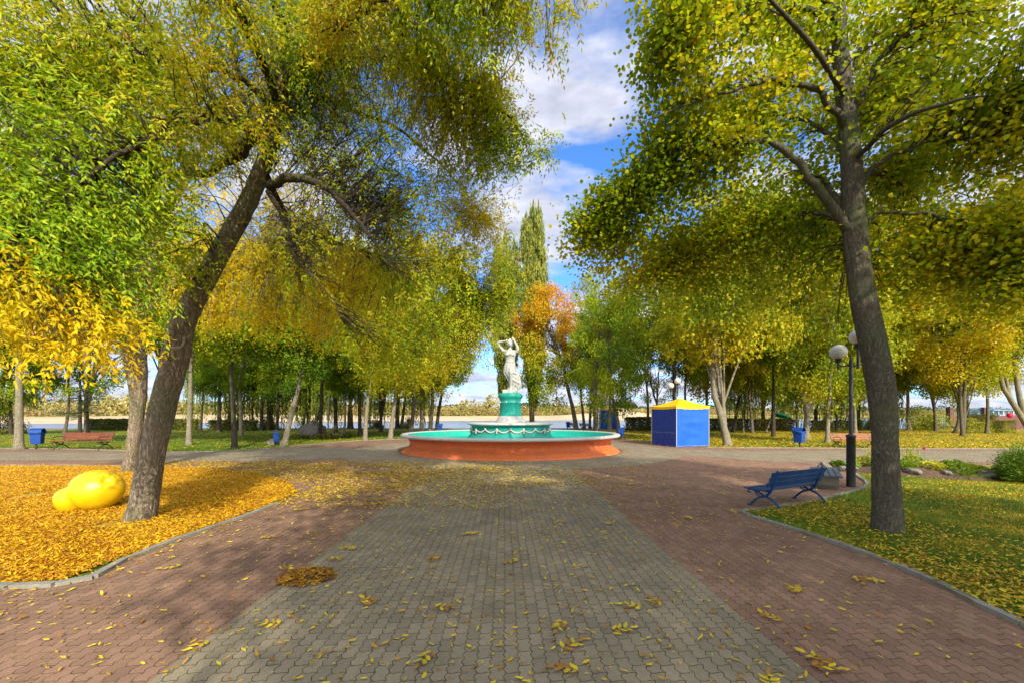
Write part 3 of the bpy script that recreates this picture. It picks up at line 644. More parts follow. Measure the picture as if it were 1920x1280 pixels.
# ------------------------------------------------------------------ street lamps
def lamp(label, x, y, s=1.0, rz=0.0, dz=(3.63, 4.0), sleeve=True, cracked=False):
    t = thing('street_lamp', label, 'street lamp', (x, y, 0), rz)
    MB().lathe([(.10,0),(.10,1.33),(.115,1.34),(.115,1.38),(.05,1.42)], 24, ).obj('pole_sleeve', M['iron'], t) if sleeve else None
    MB().lathe([(.045,.0),(.045,3.38),(.03,3.42),(.02,3.50),(.0,3.52)], 16).obj('pole', M['iron'], t)
    for sx, zc in ((-1, dz[0]), (1, dz[1])):
        a = MB(); zb = zc-.25; x_ = sx*(.27 if sx < 0 else .15)
        a.tube([(0,0,3.24), (x_, 0, 3.24)], .02, 8); a.tube([(x_,0,3.16),(x_,0,zb)], .033, 10); a.tube([(x_,0,zb-.03),(x_,0,zb+.06)], [.05,.09], 14)
        for k in (-1, 1):       # iron scrolls
            for zz, r in ((zb-.05, .07), (3.24, .06)):
                q = np.linspace(0, 4.4, 12); cx = x_*(1 if zz > 3.3 else .55)+k*.09
                a.tube(np.stack([cx+r*(1-q/6)*np.cos(q)*k, np.zeros(12), zz+r*(1-q/6)*np.sin(q)], -1), .010, 6)
        ar = a.obj('arm', M['iron'], t)
        pr = [(.2*math.sin(q), -.2*math.cos(q)*.98) for q in np.linspace(.45, math.pi, 22)]
        MB().lathe(pr, 36, (x_, 0, zc)).obj('globe', M['globe'], t)
    return t
lamp('tall black street lamp with two white globes beside the near lime trunk', *g2(1595.5, 911.5)[:2], 1, R(-25))
lamp('distant street lamp whose two white globes stand above the blue and yellow kiosk', P(1266,700,26)[0], 26, 1, R(-35), (3.88, 4.18))
for px, py, tp, lab in ((615.5, 805, 737, 'thin dark post among the willow trunks'), (773, 809, 745, 'slim grey metal post just left of the fountain')):
    x, y, _ = G(px, py); h = P(px, tp, y)[2]
    t = thing('lamp_post', lab, 'post', (x, y, 0))
    MB().lathe([(.085,0),(.085,h*.55),(.06,h*.56),(.05,h),(0,h)], 12).obj('pole', M['greypole'], t)
    MB().box((0,-.08,h*.45),(.12,.05,.2)).obj('fuse_box', M['white'], t)

# ------------------------------------------------------------------ kiosks
def cloth_wall(p0, p1, z0, z1, nx=26, nz=22, amp=.055, seed=0, slackline=None):
    p0, p1 = np.array(p0), np.array(p1); d = p1-p0; nrm = np.array([d[1], -d[0]])/np.linalg.norm(d)
    u = np.linspace(0, 1, nx); z = np.linspace(z0, z1, nz); V = []
    for k, zz in enumerate(z):
        for q in u:
            p = p0+d*q; e = math.sin(math.pi*q)*1.0
            f = mnoise.noise(Vector((q*5+seed, zz*.8+q*2.5, seed)))*amp+mnoise.noise(Vector((q*2+seed, zz*3, 9)))*amp*.6
            if slackline and zz < slackline: f += amp*1.3*math.sin(q*34+math.sin(zz*6)*1.5)*(.4+.6*(slackline-zz))
            V.append((*(p+nrm*f*e), zz))
    i = np.arange(nz-1)[:, None]*nx+np.arange(nx-1)[None]
    return np.array(V), np.stack([i, i+1, i+nx+1, i+nx], -1).reshape(-1, 4)
def kiosk(label, cor, zt, apex, name='market_tent'):
    """cor: four plan corners anticlockwise, first = the corner nearest the viewer"""
    cx, cy = np.mean(cor, axis=0); t = thing(name, label, 'market tent', (cx, cy, 0)); L = [np.array(c)-(cx, cy) for c in cor]
    mats = [M['tarpB'], M['tarpB'], M['tarpShade'], M['tarpShade']]  # left and back walls in darker blue: their shade put into the cloth colour
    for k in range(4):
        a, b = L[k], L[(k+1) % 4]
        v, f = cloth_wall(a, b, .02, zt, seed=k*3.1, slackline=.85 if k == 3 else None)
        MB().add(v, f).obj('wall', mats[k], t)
    for c in L: MB().tube([(c[0]*1.005, c[1]*1.005, 0), (c[0]*1.005, c[1]*1.005, zt)], .022, 8).obj('pole', M['white'], t)
    rf = MB(); top = (0, 0, apex); ov = 1.025
    for k in range(4):
        a, b = L[k]*ov, L[(k+1) % 4]*ov; n = 10
        for i in range(n):
            r0, r1 = i/n, (i+1)/n; vs = []
            for r_ in (r0, r1):
                for j in range(9):
                    q = j/8; p = (a*(1-q)+b*q)*r_; sag = -.05*math.sin(math.pi*q)*r_ -.06*math.sin(math.pi*r_)+.012*mnoise.noise(Vector((p[0]*5, p[1]*5, k)))
                    vs.append((p[0], p[1], apex+(zt+.05-apex)*r_+sag))
            rf.add(vs, [[j, j+9, j+10, j+1] for j in range(8)])
        vs = [];
        for zz in (0, -.16):
            for j in range(13):
                q = j/12; p = a*(1-q)+b*q; vs.append((p[0]*1.004, p[1]*1.004, zt+.05-.05*math.sin(math.pi*q)+zz+(.012*math.sin(q*40+k) if zz else 0)))
        rf.add(vs, [[j, j+13, j+14, j+1] for j in range(12)])
    rf.obj('roof', M['tarpY'], t)
    c = L[0]*1.012; MB().tube([(c[0]+.018*(-1)**j, c[1], zt*j/40) for j in range(41)], .012, 5).obj('lacing', M['white'], t)
    for a_, b_ in ((L[0], L[1]), (L[3], L[0])):
        MB().tube([(*((a_*(1-q)+b_*q)*1.012), .045+.03*random.random()) for q in np.linspace(.02, .98, 40)], .009, 5).obj('hem', M['white'], t)
    MB().tube([(*((L[3]*(1-q)+L[0]*q)*1.012), .86+.012*math.sin(q*60)) for q in np.linspace(0, 1, 30)], .008, 5).obj('hem', M['white'], t)
    return t
s_, an = 2.46, R(18); c0 = np.array([g2(1268.5, 837.5)[0], g2(1268.5, 837.5)[1]]); ex = np.array([math.cos(an), math.sin(an)])*s_; ey = np.array([-math.sin(an), math.cos(an)])*s_*.95
kiosk('large blue tarpaulin kiosk with a yellow pitched roof, right of the fountain', [c0, c0+ex, c0+ex+ey, c0+ey], 2.47, 3.05)
c1 = np.array(P(1126, 0, 57.5)[:2]); an = R(-8); s2 = 2.6
ex = np.array([math.cos(an), math.sin(an)])*s2*.9; ey = np.array([-math.sin(an), math.cos(an)])*s2
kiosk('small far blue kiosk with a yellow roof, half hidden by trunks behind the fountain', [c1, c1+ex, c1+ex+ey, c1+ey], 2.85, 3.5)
t = thing('sign_stand', 'narrow grey and white striped stand next to the small far kiosk', 'stand', (P(1117.5,0,56)[0], 56, 0))
for k in range(3): MB().box((-.32+.3*k, 0, 1.45), (.13,.12,2.9)).obj('post', M['iron' if k == 0 else 'greypole'], t, smooth=False)
MB().box((0, .07, 1.6), (.7,.02,2.2)).obj('board', M['white'], t, smooth=False)

# ------------------------------------------------------------------ umbrella, terrace wall, boat
def umbrella():
    x, y, _ = G(1452, 806); t = thing('parasol', 'tilted green parasol standing beyond the hedge on the right', 'parasol', (x, y, 0))
    c = P(1464, 782, y)-np.array([x, y, 0]); R0 = 1.25; mb = MB(); n = 8
    tilt = np.array([.30, 0, .95]); tilt /= np.linalg.norm(tilt); e1 = unit(np.cross(tilt, [0, 1, 0])); e2 = np.cross(tilt, e1)
    rings = [(0.0, .62), (.35, .56), (.75, .38), (1.0, .14)]; V = []
    for rr, hh in rings:
        for k in range(32):
            a = 2*math.pi*k/32; sc_ = 1-.05*abs(math.sin(a*4))*rr
            V.append(c+e1*math.cos(a)*rr*R0*sc_+e2*math.sin(a)*rr*R0*sc_+tilt*hh)
    i = np.arange(3)[:, None]*32; j = np.arange(32)[None]; mb.add(V, np.stack([i+j, i+32+j, i+32+(j+1)%32, i+(j+1)%32], -1).reshape(-1,4))
    mb.obj('canopy', M['umb'], t)
    MB().tube([(0,0,0), (c+tilt*.66)], .02, 8).obj('pole', M['white'], t)
umbrella()
def terrace():
    Y = 59.5; X = lambda px: (px-CX)/FOC*Y; zt = 1.95
    t = thing('brick_wall', 'red brick terrace wall with brick pillars at the far right', 'wall', (X(1781), Y, 0))
    x0 = 0; x1 = X(1990)-X(1781); m, nt = mat('terrace_brick'); pos = N(nt, 'ShaderNodeNewGeometry').outputs['Position']; sp = N(nt, 'ShaderNodeSeparateXYZ', {0: pos})
    cv = N(nt, 'ShaderNodeCombineXYZ', {0: sp.outputs[0], 1: sp.outputs[2], 2: 0.0})
    b = N(nt, 'ShaderNodeTexBrick', {'Vector': cv.outputs[0], 'Color1': (.15,.045,.034,1), 'Color2': (.10,.030,.026,1), 'Mortar': (.13,.10,.085,1), 'Scale': 1.0, 'Mortar Size': .014, 'Brick Width': .30, 'Row Height': .12})
    fin(nt, principled(nt, b.outputs['Color'], .9))
    MB().box(((x0+x1)/2, 0, zt/2), (x1-x0, .3, zt)).obj('panel', m, t, smooth=False)
    for px, zz in ((1781, 3.15), (1845, 3.1), (1935, 3.1)):
        p = MB().box((X(px)-X(1781), -.02, zz/2), (.62, .62, zz)).obj('pillar', m, t, smooth=False)
        MB().box((X(px)-X(1781), -.02, zz+.04), (.74,.74,.08)).obj('cap', M['kerb'], p, smooth=False)
    r = thing('railing', 'blue metal railing along the top of the brick terrace wall', 'railing', (X(1785), Y, zt+.004))
    w_ = X(1990)-X(1785); mb = MB()
    for z in (.12, 1.05): mb.box((w_/2, 0, z), (w_, .05, .05))
    for k in range(int(w_/.22)): mb.box((.1+k*.22, 0, .54), (.03,.03,1.08))
    mb.obj('bars', M['bluerail'], r, smooth=False)
    r = thing('railing', 'low turquoise fence left of the brick pillar', 'railing', (X(1739), Y, 0)); w_ = X(1776)-X(1739); mb = MB()
    for z in (.3, 1.3, 1.85): mb.box((w_/2, 0, z), (w_, .05, .06))
    for k in range(int(w_/.3)+1): mb.box((k*.3, 0, .93), (.035,.035,1.86))
    mb.obj('bars', M['teal'], r, smooth=False)
    Yb = 74; Xb = lambda px: (px-CX)/FOC*Yb
    for px0, px1, lab in ((1848, 1897, 'white and green river boat moored behind the blue railing'), (1826, 1843, 'small white cabin boat moored left of the larger boat')):
        l = Xb(px1)-Xb(px0); t = thing('boat', lab, 'boat', (Xb((px0+px1)/2), Yb, -2.2))
        zz = 4.1 if px0 == 1848 else 3.9; hull = MB(); V = []
        for z, k, wd in ((0, .86, .8), (zz, 1.0, 1.3)):
            for x, y in ((-l/2*k, -wd*.5), (-l/2*k*.8, -wd), (l/2*k*.8, -wd), (l/2*k, 0), (l/2*k*.8, wd), (-l/2*k*.8, wd)): V.append((x, y, z))
        hull.add(V, [[i, (i+1)%6, (i+1)%6+6, i+6] for i in range(6)]); hull.add(V[6:], [[0,1,2,3],[0,3,4,5]]); hull.obj('hull', M['teal'], t, smooth=False)
        cab = MB(); zc = zz+.004; n = 4
        for k in range(n+1): cab.box((-l*.38+k*l*.76/n, -.7, zc+.5), (.22,.12,1.0))
        cab.box((0, 0, zc+1.08), (l*.84, 2.0, .16)); cab.box((0, .6, zc+.5), (l*.78, .1, 1.0)); cab.box((0, -.72, zc+.14), (l*.76,.06,.28))
        cab.obj('cabin', M['white'], t, smooth=False)
terrace()
x, y, z = P(1893.5, 778, 50); o = MB().lathe([(.0,-.32),(.14,-.29),(.27,-.17),(.32,0),(.28,.17),(.16,.28),(0,.32)], 18).obj('balloon', M['crimson'], loc=(x, y, z)); tag(o, 'crimson balloon caught beside the leaning trunk at the right edge', 'balloon')
x, y, _ = G(823, 806); t = thing('notice_board', 'small grey notice board on a post by the water, left of the fountain bowl', 'sign', (x, y, 0))
MB().tube([(0,0,0),(0,0,3.2)], .04, 8).obj('pole', M['greypole'], t); MB().box((0,-.05,2.75),(.45,.03,.9)).obj('panel', M['greyslat'], t, smooth=False)

# ------------------------------------------------------------------ stones
def rock(name, label, loc, r, seed, rz=0, flat=.7, cat='stone', group=None):
    me = bpy.data.meshes.new(name); import bmesh; bm = bmesh.new(); bmesh.ops.create_icosphere(bm, subdivisions=4, radius=1)
    for v in bm.verts:
        n = mnoise.fractal(v.co*1.1+Vector((seed*3.7, seed, 1)), .9, 2.1, 5)*.40+mnoise.cell(v.co*1.6+Vector((seed, 0, 0)))*.10; v.co *= 1+n
        v.co.x *= r[0]; v.co.y *= r[1]; v.co.z = v.co.z*r[2]
    bm.to_mesh(me); bm.free(); me.materials.append(M['rock'])
    for p in me.polygons: p.use_smooth = True
    o = link(name, me, None, loc, rz); return tag(o, label, cat, group)
x, y, _ = G(587, 816.5); rock('boulder', 'big pale grey boulder lying among low plants left of the fountain', (x, y, .45), (1.15,.8,.85), 3)
x, y, _ = G(632, 820); rock('boulder', 'low flat stone at the right end of the rockery left of the fountain', (x, y, .12), (.65,.45,.3), 8)
x, y, _ = G(511, 833.5); rock('boulder', 'small pale stone at the foot of the litter bin post left of the boulder', (x, y, .14), (.28,.24,.22), 5)
x, y, _ = G(1722, 795); rock('boulder', 'grey rock heap near the far path on the right', (x*.8, y*.8, .25), (1.9,.8,.75), 12)

# ------------------------------------------------------------------ trees: skeleton helpers
class Skel:
    """limb points of one tree, used to root twigs"""
    def __init__(s): s.p = []; s.r = []; s.d = []
    def add(s, pts, rad):
        pts = np.asarray(pts); d = unit(np.gradient(pts, axis=0)); s.p.append(pts); s.r.append(np.ones(len(pts))*rad); s.d.append(d)
    def arr(s): return np.concatenate(s.p), np.concatenate(s.r), np.concatenate(s.d)
def limb(mb, sk, pts, rad, k=6, sides=10, wob=.0, seed=0):
    p = spline(pts, k); r = np.interp(np.linspace(0, 1, len(p)), np.linspace(0, 1, len(rad)), rad)
    if wob:
        for i in range(1, len(p)):
            p[i] += np.array(mnoise.noise_vector(Vector((seed*5.1+i*.35, seed, 0))))*wob*min(1, i/4)
    mb.tube(p, r, sides, cap=False)
    if sk is not None: sk.add(p, r)
    return p, r
def twigs_to(mb, sk, targets, droop=.25, r0=.012, slack=.25, maxr=None, sides=4, seg=6, updir=.25, sub=True):
    """curved twigs from the nearest limb points out to each target; returns end points and end directions"""
    P_, R_, D_ = sk.arr(); ends = []; dirs = []; mids = []
    for t in targets:
        d = np.linalg.norm(P_-t, axis=1)+np.where(P_[:, 2] > t[2]+.8, .3, 0)
        i = int(np.argmin(d+rng.random(len(d))*slack)); q = P_[i]; L = np.linalg.norm(t-q)
        if L < .05: L = .05
        c = q+D_[i]*L*.30+(t-q)*.30+np.array([0, 0, updir*L]); c2 = q+(t-q)*.72+np.array([0, 0, updir*L*.9])+rng.normal(size=3)*L*.05
        s = np.linspace(0, 1, seg+1)[:, None]
        pts = (1-s)**3*q+3*(1-s)**2*s*c+3*(1-s)*s*s*c2+s**3*t
        pts[1:-1] += rng.normal(size=(seg-1, 3))*L*.012
        rr = min(R_[i]*.5, r0*(.6+.55*L)); mb.tube(pts, np.linspace(rr, .0028, seg+1), sides, cap=False)
        ends.append(t); dirs.append(unit(pts[-1]-pts[-2])); mids.append(pts)
    return np.array(ends), np.array(dirs), mids
def ellipsoid_pts(c, r, n, shell=.0):
    v = rdir(n); rad = rng.random(n)**.42*1.18
    if shell: rad = shell+(1-shell)*rad
    p = np.asarray(c)+v*rad[:, None]*np.asarray(r)
    if n > 3: p = p+np.array([mnoise.noise_vector(Vector(q*.75)) for q in p])*np.minimum(.55, np.asarray(r)*.8)
    return p
def trunk_mesh(mb, pts, rad, sides=48, k=10, furrow=.012, fs=9.0, seed=1, flare=.35, sk=None, skfrom=0):
    p = spline(pts, k); n = len(p); r = np.interp(np.linspace(0, 1, n), np.linspace(0, 1, len(rad)), rad)
    v, f, _ = tube(p, r, sides); v = v.reshape(n, sides, 3)
    for i in range(n):
        h = p[i][2]-p[0][2]; base = flare*math.exp(-max(h, 0)/.16)
        for j in range(sides):
            o = v[i, j]-p[i]; a = math.atan2(o[1], o[0])
            q = mnoise.noise(Vector((math.cos(a)*fs*.35+seed, math.sin(a)*fs*.35, v[i, j][2]*1.1)))
            q2 = mnoise.noise(Vector((o[0]*fs*3, o[1]*fs*3, v[i, j][2]*5+seed)))
            lump = mnoise.noise(Vector((math.cos(a)*1.2, math.sin(a)*1.2+seed, h*.9)))*.09
            root = base*(.6+.6*max(0, math.sin(a*5+seed)))
            v[i, j] = p[i]+o*(1+lump+root)+unit(o)*(-abs(q)*furrow*2+q2*furrow)
    mb.add(v.reshape(-1, 3), f)
    if sk is not None: sk.add(p[skfrom:], r[skfrom:])
    return p, r
def compound(mb, c, d, size, mi=0, pairs=3, droop=.6, lw=1.0):
    """ash leaves: a rachis hanging from c along d with paired leaflets and one at the tip"""
    n = len(c); d = unit(d+np.array([0, 0, -droop])); side = unit(np.cross(d, rdir(n)*.5+np.array([0, 0, 1.]))); size = np.ones(n)*size
    for k in range(pairs+1):
        b = c+d*(size*(.35+.85*k))[:, None]+np.array([0, 0, -1])*(size*.10*k*k)[:, None]
        for sg in ((-1, 1) if k < pairs else (0,)):
            ax = unit(d*(.75 if sg else 1)+side*sg*.8+np.array([0, 0, -.35])+rng.normal(size=(n, 3))*.16)
            nr = unit(np.cross(ax, side*(1 if sg == 0 else sg))*1.0+rng.normal(size=(n, 3))*.35+np.array([0, 0, .5]))
            leaves(mb, b, ax, nr, size*(1.0+.15*rng.random(n)), 'ash', mi, lw)

# ------------------------------------------------------------------ the leaning ash at the left front
def ash_front():
    Y = 7.25; t = thing('ash_tree', 'big leaning ash with furrowed bark and a knot hole, right of the lemon sculpture', 'tree', (P(262,975,Y)[0], Y, 0)); off = np.array([P(262,975,Y)[0], Y, 0])
    T = lambda px, py, y=Y: P(px, py, y)-off
    tr = MB(); bo = MB(); sk = Skel()
    pts = [(0,0,-.15),(0,0,0),T(270,940),T(280,880),T(292,820),T(306,760),T(322,700),T(331,655),T(341,610),T(362,565,7.3),T(398,500,7.35),T(436,432,7.4),T(470,370,7.45),T(497,300,7.5),T(514,230,7.5),T(527,175,7.5),T(541,130,7.5)]
    pr = [.235,.22,.205,.20,.195,.195,.20,.22,.19,.175,.165,.155,.145,.135,.125,.12,.115]
    p, r = trunk_mesh(tr, pts, pr, 80, 12, .012, 12, 2, .26, sk, 90)
    lb = lambda ps, rs, sd, w=.07: limb(bo, sk, ps, [r_*.74 for r_ in rs], 6, 10, w, sd)
    lb([T(541,135,7.5),T(533,80,7.4),T(522,20,7.2),T(505,-60,6.9),T(480,-160,6.4),T(470,-300,6)], [.15,.125,.11,.09,.06,.02], 1)
    lb([T(541,140,7.5),T(570,105,7.6),T(612,55,7.8),T(650,0,8.0),T(700,-90,8.3),T(760,-230,8.6)], [.13,.11,.10,.085,.06,.02], 2)
    lb([T(545,170,7.5),T(575,140,7.3),T(612,110,7.1),T(680,106,7.0),T(760,116,7.0),T(850,150,7.1),T(940,205,7.3),T(1000,300,7.5)], [.10,.085,.075,.065,.055,.04,.025,.01], 3)
    lb([T(503,350,7.45),T(545,335,7.2),T(600,346,7.0),T(650,392,6.9),T(690,440,6.95),T(725,490,7.1)], [.11,.10,.085,.065,.04,.012], 4)
    lb([T(503,360,7.45),T(525,400,7.1),T(545,440,6.9),T(552,480,6.8),T(590,520,6.8),T(640,590,6.8)], [.07,.055,.045,.035,.02,.008], 5)
    lb([T(508,210,7.5),T(480,170,7.3),T(440,142,7.1),T(380,126,6.9),T(320,122,6.6),T(240,130,6.1),T(150,180,5.5)], [.10,.09,.08,.07,.055,.035,.012], 6)
    lb([T(493,235,7.5),T(465,270,7.8),T(432,300,8.1),T(380,325,8.3),T(310,330,8.4),T(230,350,8.4),T(120,420,8.2)], [.15,.14,.12,.10,.07,.05,.015], 7)
    lb([T(432,300,8.1),T(445,220,8.3),T(452,150,8.4),T(430,60,8.4),T(400,-40,8.2)], [.09,.08,.07,.05,.02], 8)
    lb([T(506,290,7.5),T(450,230,6.4),T(350,230,5.6),T(240,280,5.0),T(120,370,4.6),T(0,440,4.4)], [.07,.055,.045,.035,.02,.01], 9)
    lb([T(520,200,7.5),T(470,60,6.3),T(380,-60,5.2),T(250,-120,4.4),T(60,-100,3.9)], [.10,.08,.06,.04,.015], 10)
    lb([T(536,150,7.5),T(640,60,6.2),T(760,-20,5.6),T(900,-60,5.4),T(1040,-60,5.4)], [.08,.065,.05,.03,.012], 11)
    lb([T(540,150,7.5),T(620,190,8.2),T(720,230,9.0),T(820,300,9.6),T(900,400,10.0)], [.08,.065,.05,.03,.012], 12)
    lb([T(500,330,7.45),T(560,430,8.6),T(680,470,9.6),T(800,500,10.4),T(900,560,10.8)], [.08,.06,.05,.03,.012], 13)
    crown = MB()
    # leafy targets: (px, py, depth, radius px x, radius px y, depth radius, count, material)
    blobs = [ # left mass, near
        (60,120,5.0,110,140,1.0,90,1),(190,90,5.4,120,120,1.0,80,1),(330,50,6.0,110,80,1.0,60,1),(80,330,4.8,120,130,.9,110,0),(210,300,5.5,120,130,1.0,90,0),
        (60,500,4.6,110,90,.7,95,0),(190,480,5.2,110,110,.8,85,0),(225,560,5.4,50,50,.5,26,0),(100,560,4.9,100,60,.7,50,0),(290,440,6.3,50,70,.6,34,0),(330,330,6.8,60,50,.6,18,0),
        (350,200,7.2,110,80,1.0,50,1),(60,640,4.2,90,28,.5,40,2),(170,625,4.9,80,25,.6,30,2),
        (470,20,6.4,120,50,1.0,50,1),(630,30,6.0,110,60,1.0,62,1),(780,40,6.0,110,70,1.0,76,1),(900,60,6.2,90,80,.8,74,1),(960,60,6.0,40,55,.5,26,1),(1035,95,6.2,18,14,.2,6,1),(1100,-14,6.0,18,12,.2,5,1),
        (860,190,7.2,110,80,.9,90,1),(925,180,7.2,50,55,.6,32,1),(800,280,7.6,90,80,1.0,66,1),(880,270,7.6,70,50,.8,50,1),(950,285,7.4,34,38,.3,12,1),(1025,285,7.3,18,12,.2,6,1),
        (700,380,7.8,70,70,1.0,24,1),(800,420,8.6,80,90,1.0,74,1),(870,500,9.6,90,100,1.0,100,1),(760,560,9.0,100,100,1.0,105,1),(900,600,10.4,70,90,.9,78,1),(830,650,9.8,80,60,.8,70,1),(740,690,9.2,90,40,.7,50,1),(800,715,9.8,40,22,.4,22,1),(890,650,11,70,35,.5,34,1),(925,490,10,45,60,.6,40,1),(950,570,10.6,36,50,.5,30,1),(880,430,9.6,50,40,.5,24,1),
        (930,400,9.6,30,30,.3,6,1),(650,480,8.6,90,90,1.0,22,1),(560,30,8.0,160,70,1.0,50,1),(720,130,8.2,130,60,1.0,44,1),(640,330,8.4,100,90,1.0,16,1),
        # crown overhead and beyond the frame; first blob added unseen to shade the trunk
        (560,-390,3.3,260,200,1.2,80,1),(420,560,6.6,1,1,.1,1,1),(300,190,5.6,120,120,.9,60,1),(420,120,5.8,110,100,.8,50,1),(560,230,9.2,150,120,.8,60,1),(500,-260,6.5,420,180,2.0,150,1),(0,-250,5.0,220,240,1.5,60,1),(-120,250,4.6,120,260,1.0,70,0),(900,-200,6.2,240,110,1.5,70,1)]
    A = [[], [], []]
    for (px, py, y, rx, ry, ryy, n, mi) in blobs:
        n = int(n*1.0); c = T(px, py, y); k = y/FOC
        A[mi].append(ellipsoid_pts(c, (rx*k, ryy, ry*k), n))
    # bare hanging twigs in the middle of the crown
    bare = [(620,200,7.6,130,110,1.0,150),(690,300,7.8,130,120,1.0,110),(600,480,7.6,110,90,.9,80),(740,460,8.2,120,90,1.0,44),(470,200,7.4,90,110,.9,70),(380,230,7.4,90,90,1.0,70),(600,80,7.2,120,80,1.0,80),(760,200,7.6,110,90,1.0,90)]
    B = np.concatenate([ellipsoid_pts(T(px, py, y), (rx*y/FOC, ryy, ry*y/FOC), n) for (px, py, y, rx, ry, ryy, n) in bare])
    tw = MB(); _, _, mids = twigs_to(tw, sk, B, r0=.0075, slack=3.6, updir=.6, seg=9)
    for pts_ in mids:                                        # side shoots on the bare twigs
        for k in (2, 3, 4, 5, 6):
            a = pts_[k]; d = unit(pts_[k]-pts_[k-1]+rng.normal(size=3)*.35)*(.25+.4*rng.random())
            tw.tube([a, a+d*.55+[0,0,.03], a+d+[0,0,-.05]], [.0055,.004,.002], 3, cap=False)
    e = np.array([m_[-1] for m_ in mids]); dd = np.array([m_[-1]-m_[-2] for m_ in mids]); s_ = rng.random(len(e)) < .8
    compound(crown, e[s_], unit(dd[s_]), .08, 1, 3)
    for q in (3, 4, 5, 6, 7):
        e = np.array([m_[q] for m_ in mids])+rng.normal(size=(len(mids), 3))*.16; s_ = rng.random(len(e)) < .62; compound(crown, e[s_], rdir(s_.sum()), .072, 1, 3)
    for mi, ls in enumerate(A):
        if not ls: continue
        tg = np.concatenate(ls); ends, dirs, mids = twigs_to(tw, sk, tg, r0=.011, updir=.22)
        for k in range(10):
            m_ = len(ends); j = rng.integers(-4, 0, m_); base = np.array([mids[q][j[q]] for q in range(m_)])
            c = base+rng.normal(size=(m_, 3))*np.array([.17,.17,.14])*(1 if k else .2)
            compound(crown, c, unit(dirs*.6+rng.normal(size=(m_, 3))*.9), .058+.035*rng.random(m_), mi, 3 if k % 3 else 2, .5, .9+.25*(k % 2))
        # tan bunches of keys hanging among the leaves
        q = rng.random(len(ends)) < (.14 if mi == 1 else .04); c = ends[q]
        for k in range(12):
            leaves(crown, c+rng.normal(size=(len(c), 3))*.035+[0,0,-.05], unit(rng.normal(size=(len(c), 3))*.35+[0,0,-1]), rdir(len(c)), .05, 'ash', 3, .6)
    keys = simple('ash_keys', (.40,.21,.06), .8)
    tr.obj('trunk', M['bark_ash'], t); bo.obj('boughs', M['bark_dark'], t); tw.obj('twigs', M['bark_dark'], t, smooth=False)  # boughs get darker bark than the trunk, putting crown shade into their colour
    crown.obj('crown', [M['l_ash_g'], M['l_ash_m'], M['l_ash_y'], keys], t, smooth=False)
    # knot hole on the side facing the viewer
    c = T(327, 641, Y)+np.array([.135, -.15, 0]); dv = unit(np.array([.62, -.78, .10])); e1 = unit(np.cross([0, 0, 1], dv)); e2 = np.cross(dv, e1)
    q = np.linspace(0, 2*math.pi, 25); pt = [c+e1*math.cos(a)*.125+e2*math.sin(a)*.155*(1+.08*math.sin(2*a+1))+dv*(.02+.01*math.sin(a)) for a in q]
    kn = MB().tube(pt, .026+.007*np.sin(3*q), 10, cap=False).obj('knot_ring', M['scar'], t)
    V = [c-dv*.05]; 
    for rr, dp in ((.5,-.045),(.95,.0)):
        V += [c+e1*math.cos(a)*.125*rr+e2*math.sin(a)*.155*rr+dv*(dp+.02) for a in q[:-1]]
    MB().add(V, [[0, 1+i, 1+(i+1) % 24] for i in range(24)]+[[1+i, 25+i, 25+(i+1) % 24, 1+(i+1) % 24] for i in range(24)]).obj('hollow', M['cutwood'], kn)
    return t
ash_front()

